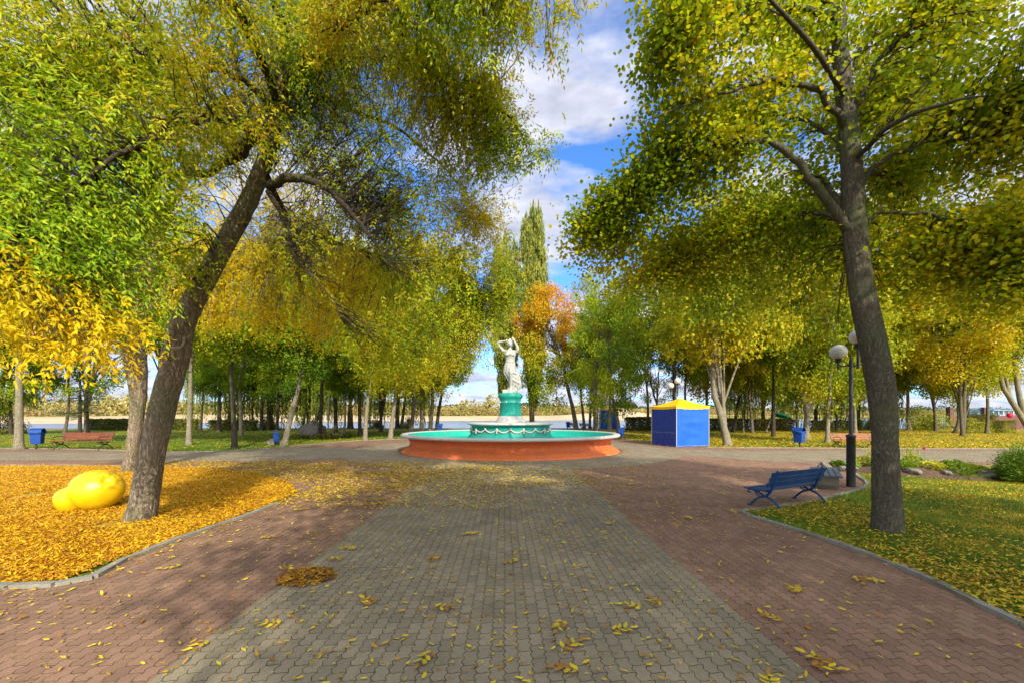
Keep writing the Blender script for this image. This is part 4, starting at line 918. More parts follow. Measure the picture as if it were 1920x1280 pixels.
def ash_second():
    Y = 13.6; o = np.array([P(240,884,Y)[0], Y, 0]); t = thing('ash_tree', 'dark twisted ash trunk standing directly behind the big leaning ash', 'tree', tuple(o))
    T = lambda px, py, y=Y: P(px, py, y)-o
    tr = MB(); sk = Skel()
    trunk_mesh(tr, [(0,0,-.15),(0,0,0),T(246,850),T(254,800),T(259,750),T(257,700),T(254,660),T(258,620),T(268,580),T(280,530),T(287,480),T(292,430)], [.20,.20,.18,.19,.22,.29,.32,.28,.25,.23,.21,.19], 56, 10, .02, 10, 5, .3, sk, 50)
    lb = lambda ps, rs, sd: limb(tr, sk, ps, rs, 6, 9, .08, sd)
    lb([T(258,620),T(320,540,13),T(400,480,12.4),T(500,450,12),T(600,450,11.8),T(700,480,11.8)], [.20,.17,.13,.10,.06,.02], 21)
    lb([T(292,440),T(330,360,13.4),T(380,280,13),T(450,220,12.6)], [.18,.14,.09,.02], 22)
    lb([T(285,480),T(220,420,13),T(140,400,12),T(40,420,11)], [.16,.13,.08,.02], 23)
    lb([T(290,440),T(280,330,13.6),T(260,200,13.6),T(230,60,13)], [.18,.14,.09,.02], 24)
    lb([T(262,600),T(200,580,12.5),T(120,580,11.5),T(30,600,10.6)], [.14,.11,.07,.02], 25)
    lb([T(262,600),T(360,570,14),T(480,560,14.5),T(600,560,15)], [.14,.11,.07,.02], 26)
    blobs = [(470,520,12,100,60,1.2,90),(580,540,12,110,60,1.2,100),(690,560,12,90,70,1.2,76),(430,600,12.5,90,35,1,60),(560,615,12.5,90,28,1,48),(370,480,13,70,90,1.2,60),
             (120,600,11.4,110,45,1.0,80),(30,590,10.6,80,60,.9,60),(210,560,12.4,60,50,1,30),(100,470,12,120,90,1.2,50),(400,330,13,110,120,1.6,60),(230,220,13.4,160,160,1.6,70),(560,400,12.6,110,80,1.2,50),(640,640,12.6,60,22,.7,22),(330,560,13.4,50,60,.8,26)]
    tg = np.concatenate([ellipsoid_pts(T(px, py, y), (rx*y/FOC, ryy, ry*y/FOC), n) for (px, py, y, rx, ry, ryy, n) in blobs])
    tw = MB(); ends, dirs, mids = twigs_to(tw, sk, tg, r0=.014, updir=.2); cr = MB()
    for k in range(12):
        m_ = len(ends); j = rng.integers(-4, 0, m_); base = np.array([mids[q][j[q]] for q in range(m_)])
        compound(cr, base+rng.normal(size=(m_, 3))*.22, unit(dirs*.5+rng.normal(size=(m_, 3))*.8), .085+.03*rng.random(m_), 0, 2, .6, 1.05)
    tr.obj('trunk', M['bark_ash'], t); tw.obj('twigs', M['bark_ash'], t, smooth=False); cr.obj('crown', [M['l_ash_y']], t, smooth=False)
ash_second()

# ------------------------------------------------------------------ the lime tree at the right front
def lime_front():
    Y = 6.57; o = np.array([P(1665,995,Y)[0], Y, 0]); t = thing('lime_tree', 'tall lime tree with smooth grey-green bark on the right lawn, in front of the lamp', 'tree', tuple(o))
    T = lambda px, py, y=Y: P(px, py, y)-o
    tr = MB(); sk = Skel()
    trunk_mesh(tr, [(0,0,-.15),(0,0,0),T(1663,940),T(1661,880),T(1659,820),T(1656,760),T(1650,710),T(1640,660),T(1629,610),T(1617,550),T(1608,490),T(1602,430),T(1599,360),T(1595,290),T(1589,220),T(1580,150),T(1574,80),T(1570,0),T(1566,-90),T(1560,-220),T(1558,-340)],
               [.22,.205,.188,.18,.176,.184,.188,.182,.178,.167,.164,.167,.152,.142,.13,.12,.108,.098,.085,.05,.02], 72, 8, .007, 16, 9, .34, sk, 80)
    lb = lambda ps, rs, sd, w=.06: limb(tr, sk, ps, [r_*.66 for r_ in rs], 6, 9, w, sd)
    lb([T(1597,435),T(1570,400,6.5),T(1530,345,6.4),T(1490,300,6.3),T(1440,268,6.3),T(1380,262,6.4),T(1320,272,6.6),T(1255,290,6.9),T(1180,330,7.3),T(1110,400,7.8)], [.12,.105,.095,.08,.07,.055,.045,.035,.02,.008], 31)
    lb([T(1590,395),T(1562,365,6.9),T(1545,335,7.2),T(1525,330,7.4)], [.08,.07,.06,.045], 32, .01)
    lb([T(1590,245),T(1565,205,6.4),T(1530,170,6.2),T(1465,152,6.1),T(1390,165,6.1),T(1300,190,6.2),T(1200,230,6.4)], [.09,.075,.065,.05,.035,.02,.008], 33)
    lb([T(1592,285),T(1545,242,6.8),T(1500,222,7.1),T(1420,216,7.5),T(1330,250,8.0),T(1240,320,8.4)], [.07,.055,.045,.035,.02,.008], 34)
    lb([T(1578,60),T(1545,25,6.4),T(1490,10,6.3),T(1400,14,6.2),T(1300,50,6.2),T(1220,110,6.3)], [.08,.065,.05,.04,.02,.008], 35)
    lb([T(1610,350),T(1645,310,6.5),T(1700,280,6.4),T(1790,262,6.3),T(1880,258,6.2),T(1990,280,6.2)], [.07,.055,.045,.035,.022,.008], 36)
    lb([T(1600,215),T(1630,150,6.5),T(1665,90,6.4),T(1715,20,6.3),T(1780,-60,6.2)], [.07,.06,.05,.035,.01], 37)
    lb([T(1597,140),T(1615,90,6.5),T(1642,66,6.5)], [.05,.035,.012], 38)
    lb([T(1615,425),T(1650,400,6.4),T(1710,400,6.3),T(1780,410,6.2),T(1860,430,6.1),T(1960,480,6.0)], [.06,.05,.04,.03,.02,.008], 39)
    lb([T(1590,420),T(1540,400,7.0),T(1470,408,7.5),T(1400,440,8.0),T(1320,490,8.6)], [.06,.05,.04,.025,.008], 40)
    for k, (a, b, c) in enumerate((((1600,300,6.57),(1700,220,5.2),(1850,180,4.0)),((1597,240,6.57),(1640,200,8.5),(1720,220,10.5)),((1580,110,6.57),(1450,60,8.4),(1330,60,10)),((1590,180,6.57),(1500,60,5.2),(1380,-60,4.2)),
                                    ((1570,0,6.57),(1700,-120,7.5),(1900,-160,8.5)),((1600,330,6.57),(1720,330,8.2),(1850,380,9.6)),((1600,380,6.57),(1500,420,8.6),(1400,470,10.4)),((1572,20,6.57),(1400,-100,6),(1200,-100,5.6)))):
        lb([T(*a), T(*b), T(*c)], [.07,.045,.01], 50+k)
    blobs = [(1275,30,6.2,65,60,.6,60),(1330,60,6.4,90,80,.9,90),(1440,70,6.6,90,90,1.0,76),(1275,155,6.5,70,60,.8,70),(1340,190,6.6,90,80,1.0,90),(1440,180,7.0,90,80,1.1,60),
             (1238,270,7.3,55,60,.7,54),(1290,300,7.2,80,70,1.0,90),(1155,378,7.8,55,50,.6,50),(1220,400,7.8,80,70,.9,96),(1320,420,8.0,90,80,1.0,96),(1108,435,8.2,38,32,.4,24),(1160,470,8.3,60,40,.6,44),
             (1420,380,7.8,90,80,1.0,76),(1500,460,7.6,80,80,1.0,66),(1400,500,8.6,100,60,1.0,70),(1250,500,8.8,90,50,.9,60),(1530,300,8.2,90,90,1.0,44),
             (1700,60,6.6,110,90,1.2,110),(1830,60,6.2,110,90,1.2,120),(1700,190,7.4,90,90,1.2,84),(1830,190,6.4,110,90,1.2,110),(1880,320,6.2,100,80,1.0,90),(1740,330,7.4,110,80,1.2,90),
             (1820,430,6.4,110,70,1.0,90),(1700,450,7.2,90,60,1.0,60),(1900,520,6.2,80,60,.7,66),(1780,530,6.8,100,50,.8,66),(1700,560,7.4,60,50,.6,26),(1860,610,6.4,60,40,.5,30),(1950,200,6,90,300,1,70),
             (1500,60,7.2,60,70,.6,40),(1470,260,7.2,60,60,.5,30),(1610,60,8.6,120,100,1,70),(1630,250,8.6,100,100,1,66),(1560,160,8.2,100,90,1,50),(1650,420,8.6,90,80,.8,50),(1760,130,5.6,60,80,.7,40),(1250,570,9.6,90,40,.7,26),(1400,590,9.4,90,40,.7,30),(1500,570,8.8,70,50,.7,30),(1130,540,9.4,50,40,.5,22),(1180,440,8.8,70,60,.7,30),(1110,480,8.6,50,40,.5,26),(1180,530,8.8,60,40,.5,26),(1160,540,9.0,60,40,.6,24),(1560,380,8.8,90,70,.8,40),(1500,-20,8.2,160,80,.9,40),(1640,-120,8.4,260,140,1.2,60),(1350,-120,6.2,200,100,1.4,34),(1900,-120,6.6,200,140,1.6,60)]
    tg = np.concatenate([ellipsoid_pts(T(px, py, y), (rx*y/FOC, ryy, ry*y/FOC), int(n*1.0)) for (px, py, y, rx, ry, ryy, n) in blobs])
    tw = MB(); ends, dirs, mids = twigs_to(tw, sk, tg, r0=.010, updir=.16); cr = MB()
    for k in range(31):
        m_ = len(ends); j = rng.integers(-5, 0, m_); base = np.array([mids[q][j[q]] for q in range(m_)])
        c = base+rng.normal(size=(m_, 3))*np.array([.20,.20,.12])
        ax = unit(rng.normal(size=(m_, 3))*[.8,.8,.35]+[0,0,-.55]); nr = unit(rng.normal(size=(m_, 3))*.55+[0,0,1.0])
        leaves(cr, c, ax, nr, .050+.036*rng.random(m_), 'lin', 0)
    tr.obj('trunk', M['bark_lin'], t); tw.obj('twigs', M['bark_dark'], t, smooth=False); cr.obj('crown', [M['l_lin']], t, smooth=False)
    for px, py in ((1645,850),(1674,949)):
        c = T(px, py)+np.array([-.128,-.135,0]); q = np.linspace(0, 2*math.pi, 13)
        MB().tube([c+np.array([math.cos(a)*.022, -math.cos(a)*.02, math.sin(a)*.02]) for a in q], .009, 6, cap=False).obj('bark_scar', M['bark_dark'], t)
lime_front()

# ------------------------------------------------------------------ crown prototypes (unit radius), shared by the park trees
def proto_round(seed, n=15000, clumps=70, leaf=.042, kind='quad', low=.55, holes=.8):
    global rng; rng = np.random.default_rng(seed); mb = MB()
    c = rdir(clumps)*(.35+.62*rng.random(clumps)[:, None]**.6); c[:, 2] *= np.where(c[:, 2] < 0, low/ .75, 1.0)
    cr = .10+.13*rng.random(clumps); per = rng.multinomial(n, cr**2/np.sum(cr**2))
    pts = np.concatenate([c[i]+rdir(k)*(rng.random(k)**.45)[:, None]*cr[i]*np.array([1.1,1.1,.75]) for i, k in enumerate(per)])
    m_ = len(pts); leaves(mb, pts, unit(rng.normal(size=(m_, 3))*[1,1,.7]+[0,0,-.15]), unit(rng.normal(size=(m_, 3))*.7+[0,0,.8]), leaf*(.7+.7*rng.random(m_)), kind)
    return mb, c
def proto_poplar(seed, n=30000):
    global rng; rng = np.random.default_rng(seed); mb = MB(); P_ = []
    cols = [(0,0,1.0,.42)]+[(.42*math.cos(a)+.0, .42*math.sin(a), h, .40) for a, h in ((.3,.9),(1.6,.78),(2.9,.94),(4.0,.7),(5.2,.83))]
    for x, y, h, r in cols:
        for z in np.linspace(-.92, h, 42):
            f = (z+.92)/(h+.92); w_ = r*min(1, .22+f*2.2)*(1-f**9)**.5*(.85+.3*rng.random()); spread = .35+.65*min(1, f*2.2)
            for q in range(2):
                a = rng.random()*6.28; k = n//(42*12)
                cc = np.array([x*spread+math.cos(a)*w_*.6, y*spread+math.sin(a)*w_*.6, z]); P_.append(cc+rdir(k)*np.array([w_*.7, w_*.7, .07])*rng.random((k, 1))**.5)
    pts = np.concatenate(P_); m_ = len(pts)
    leaves(mb, pts, unit(rng.normal(size=(m_, 3))*.9+[0,0,.5]), rdir(m_), np.array([1.0])*.55*(.075+.05*rng.random(m_)), 'quad'); return mb
def proto_willow(seed, n=300):
    global rng; rng = np.random.default_rng(seed); mb = MB()
    for k in range(n):
        a = rng.random()*6.28; r = .25+.75*rng.random()**.6; top = .35+.55*math.sqrt(max(0, 1-r*r*.8))*rng.random()**.5; ln = (.7+.9*rng.random())*(.5+.6*r)
        m_ = int(34*ln)+8; s = np.linspace(0, 1, m_); sway = rng.normal()*.04
        x = math.cos(a)*(r+.10*np.sqrt(s))+sway*s; y = math.sin(a)*(r+.10*np.sqrt(s)); z = top-ln*s*(.9+.1*s)
        c = np.stack([x, y, z], -1)+rng.normal(size=(m_, 3))*.012
        leaves(mb, c, unit(rng.normal(size=(m_, 3))*.35+[0,0,-1]), rdir(m_), .05+.03*rng.random(m_), 'ash', 0, 1.0)
    return mb
PR = {}
for i, (k, m_, n, cl, lf, low) in enumerate((('green','l_green',24000,171,.037,.6),('green2','l_green',21000,133,.037,.9),('ygr','l_ygr',24000,171,.037,.6),('ygr2','l_ygr',22000,152,.037,.85),('yel','l_yel',22000,152,.037,.7),('ora','l_ora',24000,159,.037,.9),('thin','l_green',9000,56,.036,.8),('thiny','l_ygr',10000,60,.036,.8))):
    PR[k] = proto_round(100+i, n, cl, lf, 'quad', low)[0].mesh('crown_'+k, M[m_], False)
me_ = PR['ora']; me_.materials.append(M['l_ygr']); cz = np.array([p_.center.z for p_ in me_.polygons]); cx_ = np.array([p_.center.x for p_ in me_.polygons])
me_.polygons.foreach_set('material_index', (cz+.25*cx_+.22*np.random.default_rng(3).normal(size=len(cz)) < -.12).astype(np.int32))
PR['pop'] = proto_poplar(120).mesh('crown_poplar', M['l_pop'], False)
PR['wil'] = proto_willow(130).mesh('crown_willow', M['l_wil'], False)
rng = np.random.default_rng(77)

def park_tree(label, base, bole, th, crown, kind, bark='bark_far', fork=None, name='tree', cat='tree', group='trees of the park beyond the paths', up=True, dz=.9, zoff=0.0):
    """base: foot (px of the survey); bole: list of points up the trunk; th: trunk width in px; crown: (px, py, half width, half height)"""
    x, y, _ = G(*base); o = np.array([x, y, 0]); k = y/FOC; T = lambda px, py, yy=y: P(px, py, yy)-o
    t = thing(name, label, cat, tuple(o), 0, group); tr = MB(); r0 = th*k/2/math.hypot(1, (base[0]-CX)/FOC); sk = Skel()
    cx, cy, hw, hh = crown; cy += 8; hh *= 1.08; C = T(cx, cy)
    path = [(0,0,-.1),(0,0,0)]+[T(*q) for q in bole]
    end = np.array(C)+np.array([0, 0, hh*k*.25]); full = path+[path[-1]*.45+end*.55, end]
    nb = len(full); rad = [r0*1.08, r0]+[r0*(.92-.5*i/(nb-2)) for i in range(1, nb-1)]; rad[-1] = r0*.15
    p = spline(full, 5); rr = np.interp(np.linspace(0, 1, len(p)), np.linspace(0, 1, nb), rad)
    v, f, _ = tube(p, rr, 12); v = v.reshape(len(p), 12, 3)
    for i in range(len(p)):
        for j in range(12):
            oo = v[i, j]-p[i]; v[i, j] = p[i]+oo*(1+.16*mnoise.noise(Vector((j*.9, v[i, j][2]*1.3, x)))+(.3*math.exp(-max(p[i][2], 0)/.22)*(1+.5*math.sin(j*2.1))))
    tr.add(v.reshape(-1, 3), f); s0 = 5*(nb-3); sk.add(p[max(3, s0-6):], rr[max(3, s0-6):])
    for fk in (fork or []):
        q, w_ = fk; limb(tr, sk, [T(*q[0])]+[T(*z) for z in q[1:]]+[np.array(T(*q[-1]))*.5+(C+np.array([(q[-1][0]-cx)*k*.4, 0, hh*k*.2]))*.5], [w_*k/2, w_*k*.42, w_*k*.3, w_*k*.08][:max(2, 4)], 5, 8, .05, x)
    R3 = np.array([hw*k, hw*k*dz, hh*k])
    for q in range(13):       # boughs inside the crown
        d = rdir(1)[0]; d[2] = abs(d[2])*.9-.25; e = C+d*R3*.85; P_, R_, _ = sk.arr()
        cand = P_[P_[:, 2] < max(e[2], P_[:, 2].min()+.5)]; s = cand[rng.integers(len(cand)//2, len(cand))] if len(cand) > 3 else P_[0]
        L = np.linalg.norm(e-s); limb(tr, None, [s, s*.55+e*.45+np.array([0, 0, L*.14]), e], [r0*.34, r0*.2, r0*.05], 4, 6, .12, q+x)
    tr.obj('trunk', M[bark], t)
    c = link('crown', PR[kind], t, tuple(C), rng.random()*6.28, tuple(R3*np.array([1.15, 1.15, 1.12])))
    return t

# ------------------------------------------------------------------ the park trees, right side
pt = park_tree
GR = 'trees of the park beyond the paths'
pt('maple with a bright orange crown behind the fountain, right of the statue', (1081,806), [(1074,765),(1064,725),(1055,680)], 9, (1026,630,60,94), 'ora', 'bark_far', name='maple_tree')
pt('slender green tree just right of the orange maple', (1096,804), [(1092,765),(1089,735)], 6, (1092,660,38,70), 'ygr', 'bark_far')
pt('second slender tree right of the orange maple, leaning to the right', (1106,803), [(1107,770),(1112,742)], 5.5, (1120,670,40,70), 'green', 'bark_far')
pt('pale trunk passing in front of the small far kiosk', (1143,808), [(1144,770),(1144,735)], 7, (1145,650,60,85), 'green2', 'bark_pale')
pt('dark green maple whose leaning trunk stands at the right end of the fountain', (1161,820), [(1158,790),(1151,755),(1146,730)], 9, (1140,640,66,105), 'green2', 'bark_far', name='maple_tree')
pt('thin forked young tree rising behind the left edge of the large kiosk', (1231,812), [(1231,770),(1232,752)], 5, (1236,690,38,55), 'thin', 'bark_far', [([(1232,758),(1225,735),(1220,715)], 4)])
pt('thick dark trunk rising right behind the large kiosk and its globes', (1266,815), [(1265,760),(1264,700),(1263,660)], 10, (1250,565,95,115), 'ygr', 'bark_dark')
pt('narrow trunk behind the right half of the large kiosk roof', (1285,812), [(1285,760),(1285,720)], 6, (1300,630,60,90), 'green', 'bark_far')
pt('pale straight trunk at the right edge of the large kiosk', (1326,809), [(1325,770),(1325,710)], 7, (1320,600,75,105), 'ygr2', 'bark_pale')
pt('stout leaning forked tree just right of the large kiosk', (1365,834.5), [(1357,800),(1348,765),(1338,722)], 17, (1345,520,125,170), 'ygr', 'bark_pale', [([(1358,800),(1356,760),(1348,712)], 10)])
pt('ivy-covered trunk leaning right, behind the stout forked tree', (1374,810), [(1380,780),(1386,745)], 8, (1400,650,55,90), 'green2', 'bark_dark')
pt('very thin young trunk left of the pair of slim park trunks', (1394,811), [(1393,780),(1391,745)], 4, (1392,680,36,60), 'ygr', 'bark_far')
pt('slim trunk with a narrow fork left of the green parasol', (1411,812), [(1409,780),(1405,730)], 7, (1415,610,75,110), 'ygr', 'bark_far', [([(1408,770),(1411,735),(1413,712)], 4)])
pt('dark forked trunk beside the hedge, left of the parasol', (1431,806), [(1431,780),(1430,757)], 9, (1430,650,60,85), 'green', 'bark_dark', [([(1431,765),(1437,740),(1440,720)], 6)])
pt('thin mossy trunk leaning right in front of the green parasol', (1436,810), [(1445,785),(1454,755)], 4.5, (1462,700,38,45), 'green2', 'bark_pale')
pt('dark slim trunk right of the green parasol', (1496,813), [(1494,770),(1492,725)], 7, (1490,610,80,115), 'ygr2', 'bark_dark')
pt('big pale trunk dividing in a wide fork right of the rounded bin', (1512,824), [(1512,790),(1514,762)], 15, (1525,580,100,140), 'ygr', 'bark_pale', [([(1512,775),(1505,735),(1503,700)], 8), ([(1516,768),(1528,738),(1541,711)], 8)])
pt('pale straight trunk just left of the tall black lamp post', (1551,829.5), [(1552,800),(1554,760),(1557,715)], 10.5, (1565,560,105,150), 'ygr2', 'bark_pale')
pt('dark thin trunk directly left of the lamp pole, farther back', (1568,807), [(1569,770),(1570,745)], 5, (1572,660,60,85), 'yel', 'bark_dark')
pt('light trunk between the lamp pole and the front lime tree', (1604,812.5), [(1603,780),(1602,735)], 8, (1610,630,70,100), 'yel', 'bark_pale')
pt('upright trunk with a flared foot right of the front lime tree', (1704.5,806), [(1703,780),(1702,742)], 10, (1700,620,95,120), 'ygr', 'bark_pale')
pt('trunk with a high narrow fork, in the middle of the right lawn', (1755,807), [(1753,775),(1750,745)], 8.5, (1755,640,75,100), 'ygr', 'bark_far', [([(1753,770),(1747,745),(1741,725)], 5)])
pt('curved mossy trunk just left of the twin-stemmed tree', (1790,811), [(1797,790),(1797,760),(1792,735)], 9, (1795,630,70,90), 'ygr2', 'bark_far')
pt('twin-stemmed tree left of the lime-green shrubs', (1805,816.5), [(1803,790),(1801,750),(1799,705)], 10, (1805,580,100,130), 'yel', 'bark_far', [([(1806,800),(1808,750),(1809,705)], 7)])
pt('dark trunk behind the twin-stemmed tree, before the brick wall', (1816,806), [(1816,780),(1814,745)], 8, (1830,660,60,80), 'ygr', 'bark_dark')
pt('heavy leaning tree at the right edge whose trunk slants up to the left', (1935,812), [(1915,780),(1893,745),(1878,712)], 17, (1870,560,110,120), 'ygr', 'bark_pale', [([(1925,795),(1912,745),(1905,700),(1898,640)], 9), ([(1905,765),(1892,735),(1888,715)], 6)])
# a second row whose crowns fill in above
pt('tree with a yellow-green crown far behind the large kiosk', (1215,806), [(1215,770),(1214,740)], 6, (1200,600,60,70), 'thiny', 'bark_far')
pt('tall lime whose crown closes the view above the forked tree', (1450,818), [(1450,760),(1450,700)], 9, (1440,500,120,110), 'ygr2', 'bark_dark')
pt('tall yellow lime whose crown stands above the front lamp', (1640,815), [(1640,760),(1640,700)], 9, (1650,500,120,120), 'yel', 'bark_dark')
pt('tall green lime whose crown fills the far right sky', (1850,812), [(1852,770),(1850,700)], 9, (1840,470,130,130), 'thiny', 'bark_far')
pt('green lime behind the orange maple, seen as a green shoulder above it', (1118,810), [(1118,770),(1115,730)], 8, (1125,560,52,70), 'thiny', 'bark_far')

# left side
pt('thick straight trunk at the left edge beside the blue bin', (35,841.5), [(36,800),(36,740),(37,680),(37,640)], 22, (60,470,150,170), 'ygr', 'bark_pale')
pt('leaning trunk entering the frame at the far left', (-14,815), [(0,740),(8,705),(17,675)], 15, (10,600,90,90), 'green', 'bark_pale')
pt('dark trunk behind the thick one at the left edge', (21,814), [(20,775),(19,720)], 9, (20,690,60,80), 'green', 'bark_dark')
pt('slim curving trunk behind the left end of the dark red bench', (121,812), [(126,785),(129,755),(128,715)], 8, (135,660,70,70), 'thin', 'bark_far')
pt('forked trunk behind the middle of the dark red bench', (163,811), [(162,780),(162,745),(166,715)], 12, (170,640,80,80), 'thin', 'bark_far', [([(164,755),(174,725),(178,700)], 7)])
pt('slim pale trunk just right of the leaning ash', (354,833.5), [(355,790),(357,740),(358,690)], 12.5, (370,560,110,120), 'ygr', 'bark_pale')
pt('thin trunk near the hedge, right of the slim pale one', (377,809), [(379,770),(381,735)], 5, (395,690,50,50), 'green', 'bark_far')
pt('dark straight trunk in front of the left hedge gap', (411,809), [(411,770),(412,730)], 9, (415,650,60,75), 'green', 'bark_dark')
pt('dark upright trunk at the grass edge left of the second blue bin', (440,841), [(438,790),(436,740),(434,690)], 12, (450,570,110,110), 'green', 'bark_dark')
pt('pale broken-barked trunk just right of the dark upright one', (452,816), [(452,780),(450,740),(449,710)], 9, (470,640,70,70), 'green2', 'bark_pale')
for i, (b, tx, w_, lab) in enumerate(((473,474,5,'thin dark trunk among the willows, leftmost of four in a row'),(490,491,8,'dark trunk among the willows, second of four in a row from the left'),(503,502,7,'dark trunk among the willows, third of four in a row from the left'),(519,523,7,'dark trunk among the willows, fourth of four in a row from the left'))):
    pt(lab, (b,806), [((b+tx)/2,775),(tx,735)], w_, (tx,660,55,65), ('green','green2')[i % 2], 'bark_dark')
pt('pale leaning trunk just right of the second blue bin', (533,834), [(541,800),(551,760),(562,715)], 13, (580,610,90,100), 'green', 'bark_pale')
pt('dark leaning trunk behind the boulder', (567,804), [(571,780),(576,745)], 6, (590,690,50,50), 'green', 'bark_dark')
pt('dark trunk slanting strongly to the right above the boulder', (589,803), [(598,775),(609,737)], 7, (630,680,50,50), 'green2', 'bark_dark')
pt('dark straight trunk right of the thin lamp post by the water', (630,812), [(629,775),(628,735)], 9, (630,650,60,70), 'ygr', 'bark_dark')
pt('thin pale trunk right of the boulder on the grass', (646,815), [(647,785),(648,750)], 5, (650,700,40,45), 'green', 'bark_pale')
pt('dark trunk with an arched bough over the river view', (659,803), [(658,770),(656,745)], 8, (665,680,50,55), 'green', 'bark_dark', [([(658,765),(668,755),(680,752)], 3)])
pt('tall dark trunk standing left beside a pale mossy one', (675,818), [(674,770),(674,720),(674,665)], 8, (680,590,90,90), 'ygr', 'bark_dark')
pt('pale mossy forked trunk at the path edge left of the fountain', (685,826), [(686,790),(690,750),(695,722)], 9, (700,620,80,80), 'ygr2', 'bark_pale')
pt('dark forked trunk behind the small brown bench', (714,810), [(714,780),(712,750)], 7, (715,670,55,65), 'green', 'bark_dark', [([(714,785),(720,755),(725,725)], 4)])
pt('spotted pale trunk leaning right at the path edge nearest the fountain', (732,823), [(735,790),(740,755),(744,722)], 9.5, (760,620,85,85), 'ygr2', 'bark_pale')
pt('dark slender trunk between the spotted trunk and the grey post', (752,803), [(756,775),(760,745)], 7, (765,670,45,60), 'green', 'bark_dark')
pt('pale trunk just right of the slim grey post', (790,810), [(790,780),(791,745)], 8, (790,660,55,70), 'ygr2', 'bark_pale')
pt('reddish pale trunk touching the left end of the fountain rim', (806,809), [(809,780),(811,745)], 9, (805,670,50,60), 'ygr', 'bark_pale')
pt('dark leaning trunk directly left of the fountain-side bin', (818,808), [(822,775),(828,737)], 7.5, (835,670,55,55), 'green', 'bark_dark')
pt('tall green lime left of the poplars with a crown above the willows', (600,820), [(602,770),(604,700)], 9, (610,540,120,100), 'ygr', 'bark_dark')
pt('tall yellow-green lime behind the fountain on the left', (770,815), [(775,770),(780,700)], 9, (800,560,110,110), 'ygr2', 'bark_far')
pt('golden lime filling the space behind the leaning ash', (300,825), [(300,770),(300,700)], 11, (300,540,130,110), 'yel', 'bark_far')

# weeping willows
def willow(label, base, th, crown):
    pt(label, base, [(base[0], base[1]-30), (base[0]+2, base[1]-60)], th, crown, 'wil', 'bark_dark', name='willow_tree', cat='willow', group='weeping willows near the river')
willow('weeping willow with hanging branches behind the left hedge gap', (430,804), 8, (430,705,55,75))
willow('broad weeping willow left of the boulder', (508,803.5), 9, (508,700,62,85))
willow('weeping willow whose curtain hangs above the boulder', (578,803), 8, (578,705,55,75))
willow('weeping willow behind the tall dark and pale mossy pair', (655,802.5), 8, (655,705,55,72))
willow('weeping willow behind the slim grey post left of the fountain', (745,803), 9, (745,705,58,78))
willow('weeping willow hanging beside the green parasol', (1395,804), 7, (1386,720,30,62))
willow('weeping willow behind the big forked pale trunk', (1530,803), 9, (1528,700,55,90))
willow('weeping willow behind the tall black lamp post', (1610,803), 8, (1612,705,50,82))
# poplars
def poplar(label, base, bole, th, crown):
    x, y, _ = G(*base); return pt(label, base, bole, th, crown, 'pop', 'bark_far', name='poplar_tree', cat='poplar', group='tall poplars behind the fountain')
poplar('tall columnar poplar behind the fountain, trunk visible right of the statue column', (998,804.6), [(997,770),(996,735)], 11, (1000,572,31,158))
poplar('tall poplar directly behind the statue, its trunk hidden by the column', (950,804), [(950,760),(950,735)], 10, (948,604,32,136))

# spruce on the left with sparse level boughs
def spruce():
    x, y, _ = G(150, 812); t = thing('spruce_tree', 'sparse dark spruce with level boughs behind the dark red bench', 'spruce', (x, y, 0)); k = y/FOC
    tr = MB(); tr.tube([(0,0,-.1),(0,0,2),(0,0,9)], [.18,.15,.03], 10); cr = MB()
    for zz in np.arange(2.2, 9, .42):
        for q in range(5):
            z = zz+.4*rng.normal(); a = q*1.26+zz*2.3+rng.random()*.6; L = (4.2-.45*z)*(.45+.6*rng.random())
            if L < .3: continue
            e = np.array([math.cos(a)*L, math.sin(a)*L, z+L*(.16*rng.normal()-.05)]); tr.tube([(0,0,z), e*.5+np.array([0,0,z*.5-.12]), e], [.04,.025,.01], 5, cap=False)
            n = int(70*L/2); s = rng.random(n)**.7; b = np.array([0,0,z])*(1-s[:, None])+e*s[:, None]+rng.normal(size=(n, 3))*[.16,.16,.12]
            leaves(cr, b, unit(rng.normal(size=(n, 3))*[.8,.8,.3]+unit(e-[0,0,z])*.8+[0,0,-.3]), rdir(n), .20, 'ash', 0, .5)
    tr.obj('trunk', M['bark_dark'], t); cr.obj('crown', M['l_spruce'], t, smooth=False)
spruce()

# ------------------------------------------------------------------ hedges and shrubs
def leafbox(name, label, cat, px0, px1, pyb, h, depth, m, n, leaf=.085, group=None, round_=.25):
    x0, y, _ = G(px0, pyb); x1 = G(px1, pyb)[0]; cx = (x0+x1)/2; L = (x1-x0)/2; t = thing(name, label, cat, (cx, y, 0), 0, group)
    u = rng.uniform(-1, 1, (n, 3)); u[:, 2] = (u[:, 2]+1)/2; s = rng.integers(0, 4, n)
    u[s == 0, 1] = np.sign(u[s == 0, 1])*(1-.2*rng.random((s == 0).sum())); u[s == 1, 2] = 1-.12*rng.random((s == 1).sum())
    nz = np.array([mnoise.noise(Vector((a*L*1.1+cx, b*2, c*2))) for a, b, c in u])
    p = np.stack([u[:, 0]*L, u[:, 1]*depth/2*(1+.25*nz), (u[:, 2]*h*(1+.10*nz)+.04)], -1)
    c = MB(); leaves(c, p, rdir(n), rdir(n), leaf*(.7+.6*rng.random(n)), 'quad'); c.obj('foliage', m, t, smooth=False)
    b = MB(); k = max(3, int(L*2*2.2))
    for i in range(k):
        x = -L+(i+.5)*2*L/k; q = rng.normal(size=2)*.12
        b.tube([(x, q[1]*.5, 0), (x+q[0]*.5, q[1], h*.45), (x+q[0], q[1]*1.3, h*.9)], [.025,.018,.006], 5, cap=False)
    b.obj('stems', M['bark_dark'], t)
    return t
HG = 'clipped hedges along the riverside walk'
